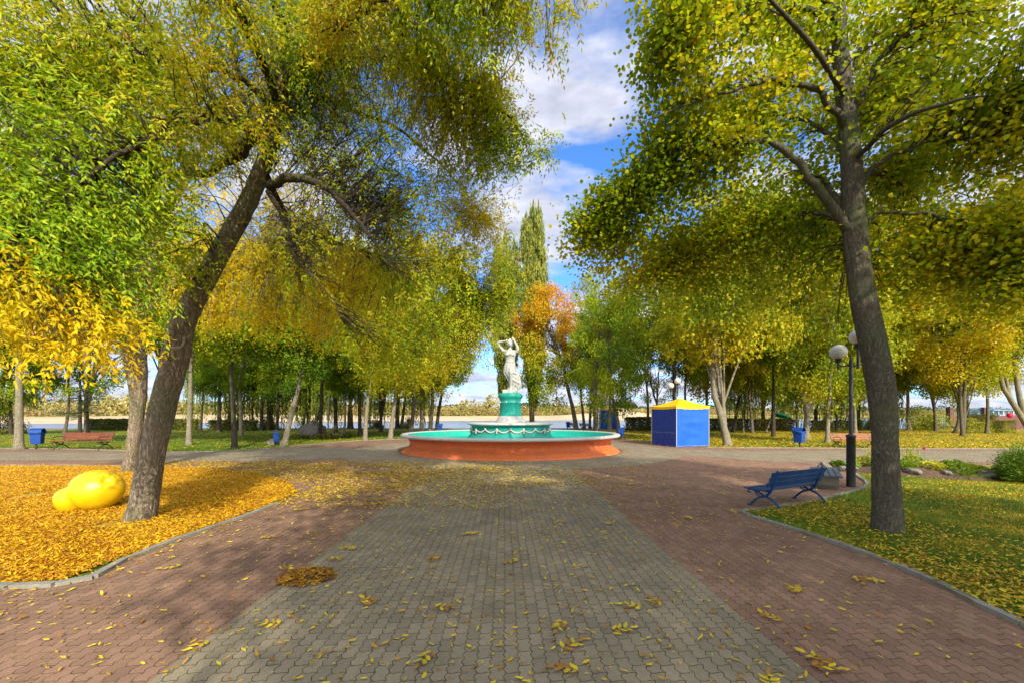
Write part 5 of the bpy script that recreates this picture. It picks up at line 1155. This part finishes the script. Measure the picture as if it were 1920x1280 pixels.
leafbox('hedge', 'clipped hedge running behind the dark red bench on the left', 'hedge', 166, 252, 806, 1.42, 1.1, M['l_hedge'], 9000, .15, HG)
leafbox('hedge', 'yellowing hedge piece just right of the leaning ash', 'hedge', 322, 372, 806, 1.40, 1.1, M['l_hedge'], 5000, .15, HG)
leafbox('hedge', 'low dark hedge below the willows left of the boulder', 'hedge', 393, 480, 806, 1.25, 1.0, M['l_hedge'], 7500, .15, HG)
leafbox('hedge', 'hedge between the small and the large kiosk', 'hedge', 1173, 1224, 806.5, 1.65, 1.1, M['l_hedge'], 6000, .15, HG)
leafbox('hedge', 'hedge behind the stout forked tree right of the large kiosk', 'hedge', 1330, 1404, 806.5, 1.45, 1.1, M['l_hedge'], 7000, .15, HG)
leafbox('hedge', 'long dark hedge below the green parasol', 'hedge', 1412, 1489, 806.5, 1.40, 1.1, M['l_hedge'], 7500, .15, HG)
leafbox('hedge', 'dark hedge behind the forked pale trunk and lamp', 'hedge', 1520, 1612, 806, 1.2, 1.1, M['l_hedge'], 6000, .15, HG)
leafbox('shrub', 'lime-green low shrub row in front of the brick wall', 'shrub', 1829, 1873, 810.5, 1.15, 1.0, M['l_ylow'], 4200, .085, 'shrubs by the brick wall')
leafbox('shrub', 'rounded lime-green shrub beside the low shrub row, nearest the frame edge', 'shrub', 1875, 1895, 811, 1.35, 1.2, M['l_ylow'], 2600, .085, 'shrubs by the brick wall')
leafbox('shrub', 'dark green tall shrub against the brick wall', 'shrub', 1818, 1866, 803, 2.1, 1.2, M['l_hedge'], 5200, .11, 'shrubs by the brick wall')
leafbox('shrub', 'small yellowish shrub at the foot of the twin-stemmed tree', 'shrub', 1810, 1824, 812, 1.6, .9, M['l_ylow'], 1500, .085, 'shrubs by the brick wall')
def bush(name, label, px, pyb, rx, h, m, n, leaf, cat='shrub', group=None, yy=None, up=False, stems=6):
    x, y, _ = G(px, pyb); t = thing(name, label, cat, (x, y, 0), 0, group); k = max(6, n//260)
    c = rdir(k)*(.3+.6*rng.random((k, 1))); c[:, 2] = np.abs(c[:, 2]); per = n//k
    p = np.concatenate([q+rdir(per)*rng.random((per, 1))**.5*.33 for q in c]); p[:, 2] = np.abs(p[:, 2]); p = p*np.array([rx, rx, h/1.15])+[0, 0, .03]
    ax = rdir(len(p)) if not up else unit(rng.normal(size=(len(p), 3))*.45+[0, 0, 1]+p*np.array([.8, .8, 0])/rx)
    f = MB(); leaves(f, p, ax, rdir(len(p)), leaf*(.7+.6*rng.random(len(p))), 'ash' if up else 'quad', 0, .6 if up else 1); f.obj('foliage', m, t, smooth=False)
    b = MB()
    for i in range(stems):
        a = i*6.28/stems; b.tube([(0,0,0), (math.cos(a)*rx*.3, math.sin(a)*rx*.3, h*.5), (math.cos(a)*rx*.55, math.sin(a)*rx*.55, h*.85)], [.03,.02,.006], 5, cap=False)
    b.obj('stems', M['bark_dark'], t); return t
bush('shrub', 'big rounded olive bush behind the light trunk, left of the front lime', 1628, 803.5, 1.35, 2.2, M['l_ylow'], 4500, .10)
bush('shrub', 'dark evergreen bush under the trees at the far left edge', 4, 812, 2.0, 3.6, M['l_hedge'], 6000, .13)
bush('shrub', 'loose green shrub behind the trunk right of the front lime', 1735, 806, 2.9, 4.6, M['l_ylow'], 7000, .14)
bush('shrub', 'dark small bush at the water between grey post and spotted trunk', 764, 803.5, 1.0, 1.9, M['l_hedge'], 2600, .11)
bush('shrub', 'green bush behind the second blue bin', 498, 805, 1.8, 2.0, M['l_hedge'], 4200, .11)
bush('shrub', 'small round bush under the little brown bench', 706, 803, 1.3, 1.3, M['l_hedge'], 2600, .10)
# thuja at the right edge
def thuja():
    x, y, _ = G(1921, 903); t = thing('thuja_bush', 'feathery bright green conifer bush at the right edge of the lawn', 'conifer bush', (x, y, 0)); f = MB()
    b = MB()
    for i in range(260):
        d = rdir(1)[0]; d[2] = abs(d[2])*1.1+.05; d = unit(d); L = .75+.35*rng.random(); e = d*np.array([.66,.66,1.08])*L
        b.tube([(0,0,.02), e*.5+[0,0,.02], e], [.008,.006,.003], 3, cap=False)
        n = 46; s = .35+.65*rng.random(n)**.6; c = e*s[:, None]+rng.normal(size=(n, 3))*.045
        leaves(f, c, unit(d+rng.normal(size=(n, 3))*.55), rdir(n), .075, 'ash', 0, .8)
    f.obj('foliage', M['l_thuja'], t, smooth=False); b.obj('stems', M['bark_far'], t)
thuja()

# ------------------------------------------------------------------ rockery flower bed on the right
def bed():
    bx, by = 13.1, 13.1; ax = unit(np.array([2.7, -1.75])); ay = np.array([-ax[1], ax[0]]); W = lambda u, v: (bx+ax[0]*u+ay[0]*v, by+ax[1]*u+ay[1]*v)
    a = np.linspace(0, 2*math.pi, 64, endpoint=False); V = []
    for r in np.linspace(1, 0, 14):
        for q in a:
            n = mnoise.noise(Vector((math.cos(q)*2, math.sin(q)*2, r*3))); x, y = W(2.25*r*math.cos(q)*(1+.08*n), 1.0*r*math.sin(q)*(1+.12*n))
            V.append((x, y, .30*(1-r*r)*(1+.5*n)-.02*(r == 1)+.004))
    i = np.arange(13)[:, None]*64; j = np.arange(64)[None]
    tag(MB().add(V, np.stack([i+j, i+(j+1)%64, i+64+(j+1)%64, i+64+j], -1).reshape(-1, 4)).obj('flower_bed', M['soil']), 'low mound of dark soil edged with stones on the right lawn behind the front lime', 'flower bed')
    lab = ['flat grey stone at the left end of the rockery bed','dark stone left of centre in the rockery bed','large rounded grey stone in front of the rockery bed','pale stone beside the bushy plant in the rockery bed','squat stone at the front middle of the rockery bed','small stone on top of the rockery bed','pale angular stone at the right end of the rockery bed','low stone at the far right tip of the rockery bed','stone at the back of the rockery bed','small stone near the left front of the rockery bed','light stone behind the bushy plant','round stone between the spiky plants']
    sp = [(-2.2,0,.22),(-1.5,-.55,.17),(-.75,-.78,.23),(.65,-.75,.15),(-.1,-.8,.19),(.1,-.1,.12),(1.6,-.35,.22),(2.1,-.1,.16),(.9,.5,.16),(-1.8,-.45,.13),(1.15,-.2,.15),(-.5,.1,.12)]
    for k, (l, (u, v, s)) in enumerate(zip(lab, sp)):
        x, y = W(u, v); rock('stone', l, (x, y, .07+.22*max(0, 1-(u/2.25)**2-v*v)), (s*.95, s*.75, s*.6), 20+k, k*1.3, group='stones of the rockery bed')
    pl = [(-1.9,.1,.24,.20,'low leafy plant at the left end of the bed'),(-1.2,.2,.32,.26,'dark leafy plant left in the bed'),(-.9,-.3,.26,.16,'small plant by the large rounded stone'),(-.3,-.35,.36,.18,'spreading ground cover in the front of the bed'),(.35,-.3,.36,.20,'bright ground cover in the middle of the bed'),(.1,.35,.30,.30,'light green plant at the back of the bed'),(.95,.15,.36,.24,'green cushion plant right of the spikes'),(1.5,.2,.26,.18,'small cushion plant near the right end'),(-1.55,-.15,.22,.14,'creeping plant between stones on the left')]
    for k, (u, v, r, h, l) in enumerate(pl):
        x, y = W(u, v); zb = .25*max(0, 1-(u/2.25)**2-v*v); t = thing('garden_plant', l, 'plant', (x, y, zb), 0, 'plants of the rockery bed')
        n = 420; p = ellipsoid_pts((0,0,h*.4), (r, r, h*.7), n, .4); f = MB(); leaves(f, p, unit(p*[1,1,.5]+rng.normal(size=(n,3))*.1), unit(rng.normal(size=(n,3))*.6+[0,0,1]), .07, 'lin'); f.obj('leaves', M[('l_green','l_ylow','l_thuja')[k % 3]], t, smooth=False)
    for u, v, h, n, l, m_ in ((.02,.05,.62,34,'tall lime-yellow upright plant at the top of the bed','l_ylow'),(-.85,.15,.55,30,'upright grassy plant left of the lime-yellow one','l_ylow'),(-.5,.3,.42,30,'arching narrow-leaved plant in the bed','l_thuja')):
        x, y = W(u, v); t = thing('upright_plant', l, 'plant', (x, y, .22), 0, 'plants of the rockery bed'); f = MB()
        for i in range(n):
            a_ = rng.random()*6.28; r = .22*rng.random()**.5; hh = h*(.7+.3*rng.random()); b = np.array([math.cos(a_)*r, math.sin(a_)*r, 0]); e = b*1.35+[0,0,hh]
            q = 11; s = np.linspace(.1, 1, q)[:, None]; c = b*(1-s)+e*s
            leaves(f, c, unit(rng.normal(size=(q,3))*.5+[0,0,1.3]), rdir(q), .075, 'ash')
        f.obj('leaves', M[m_], t, smooth=False)
    x, y = W(1.05, -.62); t = thing('yucca_plant', 'dark bushy plant with arching blades at the right front of the bed', 'plant', (x, y, .05), 0, 'plants of the rockery bed'); f = MB()
    for i in range(130):
        a_ = rng.random()*6.28; el = .35+1.1*rng.random(); L = .55*(.7+.3*rng.random()); d = np.array([math.cos(a_)*math.cos(el), math.sin(a_)*math.cos(el), math.sin(el)]); q = 5
        c = np.array([d*L*s+[0,0,-.22*s*s*math.cos(el)] for s in np.linspace(0, .85, q)]); leaves(f, c, unit(np.gradient(c, axis=0)), rdir(q), .14, 'ash', 0, .35)
    f.obj('blades', M['l_green'], t, smooth=False)
bed()
x, y, _ = G(1728, 833); f = MB(); tt = thing('flower', 'single pink flower at the back of the rockery bed', 'flower', (*P(1733, 0, 14.6)[:2], 0)); f.tube([(0,0,0),(0,0,.72)], .006, 5); f.obj('stem', M['l_green'], tt)
f = MB(); leaves(f, np.zeros((14,3))+[0,0,.72], unit(rng.normal(size=(14,3))+[0,0,.4]), rdir(14), .07, 'lin'); f.obj('petals', simple('pink_petal', (.75,.05,.22), .6), tt, smooth=False)
# low plants round the boulder
for k, (px, py, l) in enumerate(((560,822,'low green plant left of the boulder'),(600,823,'low leafy plant in front of the boulder'),(618,822,'low leafy plant between boulder and flat stone'),(640,821,'small plant right of the flat stone'))):
    x, y, _ = G(px, py); t = thing('garden_plant', l, 'plant', (x, y, 0), 0, 'plants round the boulder'); n = 420; p = ellipsoid_pts((0,0,.12), (.75,.5,.30), n); p[:, 2] = np.abs(p[:, 2])
    f = MB(); leaves(f, p, rdir(n), unit(rng.normal(size=(n,3))*.6+[0,0,1]), .11, 'lin'); f.obj('leaves', M['l_hedge'], t, smooth=False)

# ------------------------------------------------------------------ point-in-polygon and ground cover
def inside(x, y, poly):
    p = np.array(poly); c = np.zeros(len(x), bool); j = len(p)-1
    for i in range(len(p)):
        a = ((p[i, 1] > y) != (p[j, 1] > y)); xi = (p[j, 0]-p[i, 0])*(y-p[i, 1])/(p[j, 1]-p[i, 1]+1e-12)+p[i, 0]; c ^= a & (x < xi); j = i
    return c
def fan(n, d0, d1, a0=-53.5, a1=53.5, pw=1.0):
    """ground points, denser near the viewer's end of the plaza"""
    u = rng.random(n); d = d0*(d1/d0)**(u**pw); a = np.tan(np.radians(rng.uniform(a0, a1, n))); return a*d, d
def ground_leaves(mb, x, y, size, z=.012, curl=.5, kind='curl'):
    n = len(x); a = rng.random(n)*6.28; tilt = rng.normal(size=n)*.22*curl
    ax = np.stack([np.cos(a), np.sin(a), tilt], -1); nr = unit(np.stack([rng.normal(size=n)*.3*curl, rng.normal(size=n)*.3*curl, np.ones(n)], -1))
    c = np.stack([x, y, np.ones(n)*z+rng.random(n)*.012*curl], -1); leaves(mb, c, ax, nr, size, kind, 0, .8+.5*0)
ISL = KL+[(-40, 4.45)]; ISR = KR+[(50, -14)]
def noise2(x, y, s, seed=0): return np.array([mnoise.noise(Vector((a*s, b*s, seed))) for a, b in zip(x, y)])
# (a) thick litter on the left lawn
m, nt = mat('leaf_litter_mat'); pos = N(nt, 'ShaderNodeNewGeometry').outputs['Position']
vo = N(nt, 'ShaderNodeTexVoronoi', {'Vector': pos, 'Scale': 24.0, 'Randomness': 1.0}); vs = N(nt, 'ShaderNodeSeparateColor', {0: vo.outputs['Color']})
vn = N(nt, 'ShaderNodeTexNoise', {'Vector': pos, 'Scale': 2.2, 'Detail': 4.0})
cl = ramp(nt, vs.outputs[0], [(.0, (.26,.12,.03)), (.3, (.44,.21,.02)), (.6, (.56,.31,.015)), (.85, (.58,.38,.02)), (1, (.44,.30,.12))])
cl = mixc(nt, ramp(nt, vn.outputs[0], [(.60, (0,0,0)), (.70, (.8,.8,.8))]), cl, (.10,.13,.015))
fin(nt, principled(nt, cl, .8, vo.outputs['Distance'], .8, .03, .2)); M['litter'] = m
def patch(name, poly, step, zf, m):
    p = np.array(poly); xs = np.arange(p[:, 0].min(), p[:, 0].max()+step, step); ys = np.arange(p[:, 1].min(), p[:, 1].max()+step, step); X, Y = np.meshgrid(xs, ys)
    Z = zf(X, Y); nx = len(xs); ny = len(ys); i = np.arange(ny-1)[:, None]*nx+np.arange(nx-1)[None]; f = np.stack([i, i+1, i+nx+1, i+nx], -1).reshape(-1, 4)
    cc = inside((X+step/2)[:-1, :-1].ravel(), (Y+step/2)[:-1, :-1].ravel(), poly)
    return tag(MB().add(np.stack([X, Y, Z], -1).reshape(-1, 3), f[cc]).obj(name, m), kind='stuff')
patch('leaf_litter', [(-24, 4.53), (-5.2, 4.53), (-5.16, 8.6), (-5.5, 9.8), (-6.4, 11.1), (-8.2, 12.7), (-10.7, 14.2), (-13.6, 15.0), (-24, 15.2)], .22, lambda X, Y: .014+.004*np.sin(X*3.1)*np.cos(Y*2.7), M['litter'])
mb = MB(); x, y = fan(160000, 4.5, 15.5, -60, -18, .9); k = inside(x, y, ISL) & (x < -5.15); x, y = x[k], y[k]; keep = noise2(x, y, 1.1) > -.62; x, y = x[keep], y[keep]
ground_leaves(mb, x, y, .032+.045*rng.random(len(x)), .03, 1.5); tag(mb.obj('fallen_leaves', M['l_fall'], smooth=False), kind='stuff')
print('left litter', len(x))
# (b) scattered leaves on the paving, thick in front of the fountain and along the kerb
mb = MB(); x, y = fan(70000, 2.3, 24, -54, 54, .72); k = inside(x, y, outline)
den = .055+.9*np.exp(-((y-13.6+.10*x)/2.7)**2)*(1/(1+np.exp((x-1.8)/1.6)))*(x > -14)+.45*np.exp(-((y-10.5)/3.0)**2)*np.exp(-((x+2)/3.5)**2)
den += .5*np.exp(-(np.maximum(0, x+5.1)/.45)**2)*(y < 10)+.75*np.exp(-(np.maximum(0, y-11.2+.35*(x+5))/2.6)**2-((y-11.5)/3.8)**2)*(x < -2.2)*(x > -16)*(y > 8.3)+.12*(x > 0)*(y > 6)+.55*np.exp(-((x-3)/4)**2-((y-15.2)/1.4)**2)
den *= .55+1.1*np.clip(noise2(x, y, .75, 4)+.45, 0, 1); inF = (x-FC[0])**2+(y-FC[1])**2 < 6.1**2
k &= (rng.random(len(x)) < den) & ~inF; x, y = x[k], y[k]
ground_leaves(mb, x, y, .034+.05*rng.random(len(x))**1.5, .018, .9); print('paving', len(x))
n = 42000; x = rng.uniform(-14, 4.5, n); y = rng.uniform(8.2, 16.7, n); lim = np.exp(-((y-(13.4-.16*(x+4)))/1.9)**2)+.8*np.exp(-((y-10.2)/1.6)**2-((x+4.6)/1.8)**2)+.3
lim *= (1/(1+np.exp((x-.5)/1.3)))*(.15+1.7*np.clip(noise2(x, y, .6, 21)+.38, 0, 1)); k = inside(x, y, outline) & (rng.random(n) < lim); x, y = x[k], y[k]; ground_leaves(mb, x, y, .05+.05*rng.random(len(x)), .018, .9); print('carpet', len(x))
# whole compound leaves lying about near the viewer
n = 34; x, y = fan(n, 2.6, 8, -44, 44); c = np.stack([x, y, np.full(n, .03)], -1); k = inside(x, y, outline); c = c[k]; n = len(c); a = rng.random(n)*6.28; d = np.stack([np.cos(a), np.sin(a), np.zeros(n)], -1); s = np.stack([-np.sin(a), np.cos(a), np.zeros(n)], -1)
for q in range(4):
    for sg in ((-1, 1) if q < 3 else (0,)):
        leaves(mb, c+d*(.05+.055*q), unit(d*.7+s*sg*.8+rng.normal(size=(n,3))*[.15,.15,.06]), unit(rng.normal(size=(n,3))*.25+[0,0,1]), .085, 'curl')
tag(mb.obj('fallen_leaves', M['l_fall2'], smooth=False), kind='stuff')
# (c) heap in the hollow of the paving
hx, hy, _ = G(575, 1084); n = 800; r = .27*rng.random(n)**.5; a = rng.random(n)*6.28; mb = MB(); x = np.cos(a)*r*1.15; y = np.sin(a)*r
c = np.stack([x, y, .02+.035*(1-(r/.3)**2)*rng.random(n)], -1); leaves(mb, c, unit(np.stack([np.cos(a*7), np.sin(a*7), rng.normal(size=n)*.25], -1)), unit(rng.normal(size=(n,3))*.5+[0,0,1]), .035+.04*rng.random(n), 'curl')
tag(mb.obj('leaf_heap', M['l_heap'], loc=(hx, hy, .006), smooth=False), 'round heap of brown and yellow leaves where the red paving meets the grey', 'leaf heap')
# (d) lawn on the right: blades and leaves
mb = MB(); x, y = fan(120000, 3.3, 15, 18, 60, .85); k = inside(x, y, ISR) & ~((np.abs((x-13.1)*.84-(y-13.1)*.54) < 2.2) & (np.abs((x-13.1)*.54+(y-13.1)*.84) < .95)); x, y = x[k], y[k]
n = len(x); print('grass', n); c = np.stack([x, y, np.zeros(n)], -1); leaves(mb, c, unit(rng.normal(size=(n,3))*[.45,.45,0]+[0,0,1]), rdir(n), (.03+.035*rng.random(n))*(1+.05*y), 'blade', 0, 1.3)
x, y = fan(14000, 3.8, 15.5, -60, -18, .9); k = inside(x, y, ISL); x, y = x[k], y[k]; k = (noise2(x, y, 1.1) < -.20) | ((x+6.8)**2+(y-7.0)**2 < .55); x, y = x[k], y[k]; n = len(x); c = np.stack([x, y, np.zeros(n)+.01], -1)
leaves(mb, c, unit(rng.normal(size=(n,3))*[.5,.5,0]+[0,0,1]), rdir(n), .05+.05*rng.random(n), 'blade', 0, 1.3)
x, y = fan(60000, 20, 50, -54, 54, 1.0); k = ~inside(x, y, outline) & (y < 55); x, y = x[k], y[k]; n = len(x); c = np.stack([x, y, np.zeros(n)], -1)
leaves(mb, c, unit(rng.normal(size=(n,3))*[.5,.5,0]+[0,0,1]), rdir(n), .07+.06*rng.random(n), 'blade', 0, 4.0)
tag(mb.obj('grass', M['grass'], smooth=False), kind='stuff')
mb = MB(); x, y = fan(46000, 3.3, 16, 18, 60, .9); k = inside(x, y, ISR); x, y = x[k], y[k]
d = .42+.9*noise2(x, y, .55, 7)+.35*np.exp(-((x-5.2)/1.3)**2); k = rng.random(len(x)) < d; x, y = x[k], y[k]; ground_leaves(mb, x, y, .04+.04*rng.random(len(x)), .035, 1.3)
x, y = fan(60000, 21, 56, -54, 54, 1.0); k = ~inside(x, y, outline) & (rng.random(len(x)) < np.where(x > 6, .75, .16)*(.5+1.2*np.clip(noise2(x, y, .22, 3)+.35, 0, 1))); x, y = x[k], y[k]
ground_leaves(mb, x, y, .11+.06*rng.random(len(x)), .05, .8, 'quad'); tag(mb.obj('fallen_leaves', M['l_fall2'], smooth=False), kind='stuff')

# ------------------------------------------------------------------ the far bank
def scatter_far(name, n, m, f_xy, size, hfun, clump=1.0):
    x, y = f_xy(n); z0 = gheight(x[None], y[None])[0]; h = hfun(x, y); k = h > 0; x, y, z0, h = x[k], y[k], z0[k], h[k]; n = len(x)
    u = rng.random(n)**.7; p = np.stack([x, y, z0+u*h], -1); mb = MB(); leaves(mb, p, rdir(n), rdir(n), size*(.6+.8*rng.random(n)), 'quad')
    return tag(mb.obj(name, m, smooth=False), kind='stuff')
def band(a0, a1, d0, d1):
    def f(n):
        a = np.tan(np.radians(rng.uniform(a0, a1, n))); t = rng.uniform(d0, d1, n)
        y = far_edge(a*300); 
        for _ in range(6): y = far_edge(a*(y+t))
        y = y+t; return a*y, y
    return f
def hs(base, amp, s, seed): return lambda x, y: base*np.clip(.55+amp*noise2(x, y, s, seed), 0, 3)
dn = lambda x, y: np.exp(-((x/y-.255)/.075)**2)
scatter_far('riverside_scrub', 90000, M['scrub'], band(-54, 54, 48, 150), 1.5, lambda x, y: hs(9, 1.3, .045, 1)(x, y)*(1-1.2*dn(x, y)))
scatter_far('riverside_scrub', 30000, M['scrub_pale'], band(-54, 54, 50, 120), 1.5, lambda x, y: (hs(13, 2.6, .03, 5)(x, y)-6)*(1-1.2*dn(x, y)))
scatter_far('reed_fringe', 16000, M['scrub_pale'], band(24, 54, 2, 20), 1.4, hs(2.6, .8, .05, 8))
scatter_far('far_wood', 80000, M['wood'], band(-54, 54, 170, 330), 3.2, lambda x, y: hs(21, .7, .02, 11)(x, y)*(.75+.25*(x > 0)))
# single trees one can tell apart on the far bank
far_l = [(832,'pale yellowish tree on the far bank left of the river gap'),(868,'feathery pale tree on the far bank left of the statue'),(884,'second feathery tree on the far bank, taller'),(917,'tallest round-topped pale tree on the far bank beside the column'),(640,'pale far-bank tree behind the willows'),(250,'pale far-bank tree left of the ash trunks'),(205,'yellow-brown far-bank tree above the left hedge'),(1030,'brown far-bank tree right of the poplar trunk'),(1180,'rust-brown far-bank tree above the sand dune'),(1700,'olive far-bank tree behind the right lawn')]
for k, (px, l) in enumerate(far_l):
    a = (px-CX)/FOC; y = 360.
    for _ in range(8): y = far_edge(a*y)+62
    x = a*y; z = float(gheight(np.array([[x]]), np.array([[y]]))[0, 0]); h = (11, 16, 18, 21, 14, 15, 13, 11, 12, 16)[k]
    t = thing('far_tree', l, 'tree', (x, y, z-.3), 0, 'single trees on the far river bank'); MB().tube([(0,0,0),(.3,0,h*.5),(0,0,h*.8)], [.3,.2,.08], 6).obj('trunk', M['bark_pale'], t)
    mb, _ = proto_round(300+k, 900, 14, .17); c = mb.obj('crown', M['scrub_pale' if k not in (7, 8) else 'scrub'], t, smooth=False); c.location = (0, 0, h*.62); c.scale = (h*.36, h*.36, h*.42)
rng = np.random.default_rng(5)
# two more limes behind the viewer, whose shade falls over the near paving

def shade_tree(label, x, y, top, rad, kind, seed):
    t = thing('lime_tree', label, 'tree', (x, y, 0)); tr = MB(); sk = Skel()
    p = [(0,0,-.1),(0,0,0),(.1,.1,2.5),(.0,.2,5.5),(.2,.1,top*.75),(.1,0,top)]
    limb(tr, sk, p, [.26,.24,.21,.18,.12,.03], 6, 12, .05, seed)
    for k in range(14):
        a = k*2.4; z = 4.2+(top-5.5)*k/14; L = rad*(1-.35*k/14)
        limb(tr, sk, [(0,.1,z),(math.cos(a)*L*.5, math.sin(a)*L*.5, z+1.0),(math.cos(a)*L, math.sin(a)*L, z+1.2)], [.09,.05,.012], 5, 6, .1, seed+k)
    tr.obj('trunk', M['bark_lin'], t)
    c = link('crown', PR[kind], t, (0, 0, top*.64), seed, (rad*1.1, rad*1.1, top*.40))
    return t
shade_tree('lime tree behind the viewer on the right side of the alley', 6.0, -6.5, 13.0, 4.4, 'ygr2', 1.0)
shade_tree('lime tree farther behind the viewer on the right', 8.5, -13.5, 14.5, 4.8, 'ygr2', 2.2)
shade_tree('lime tree to the right of the viewer on the near lawn', 11.5, -3.5, 13.0, 4.6, 'ygr2', 5.3)
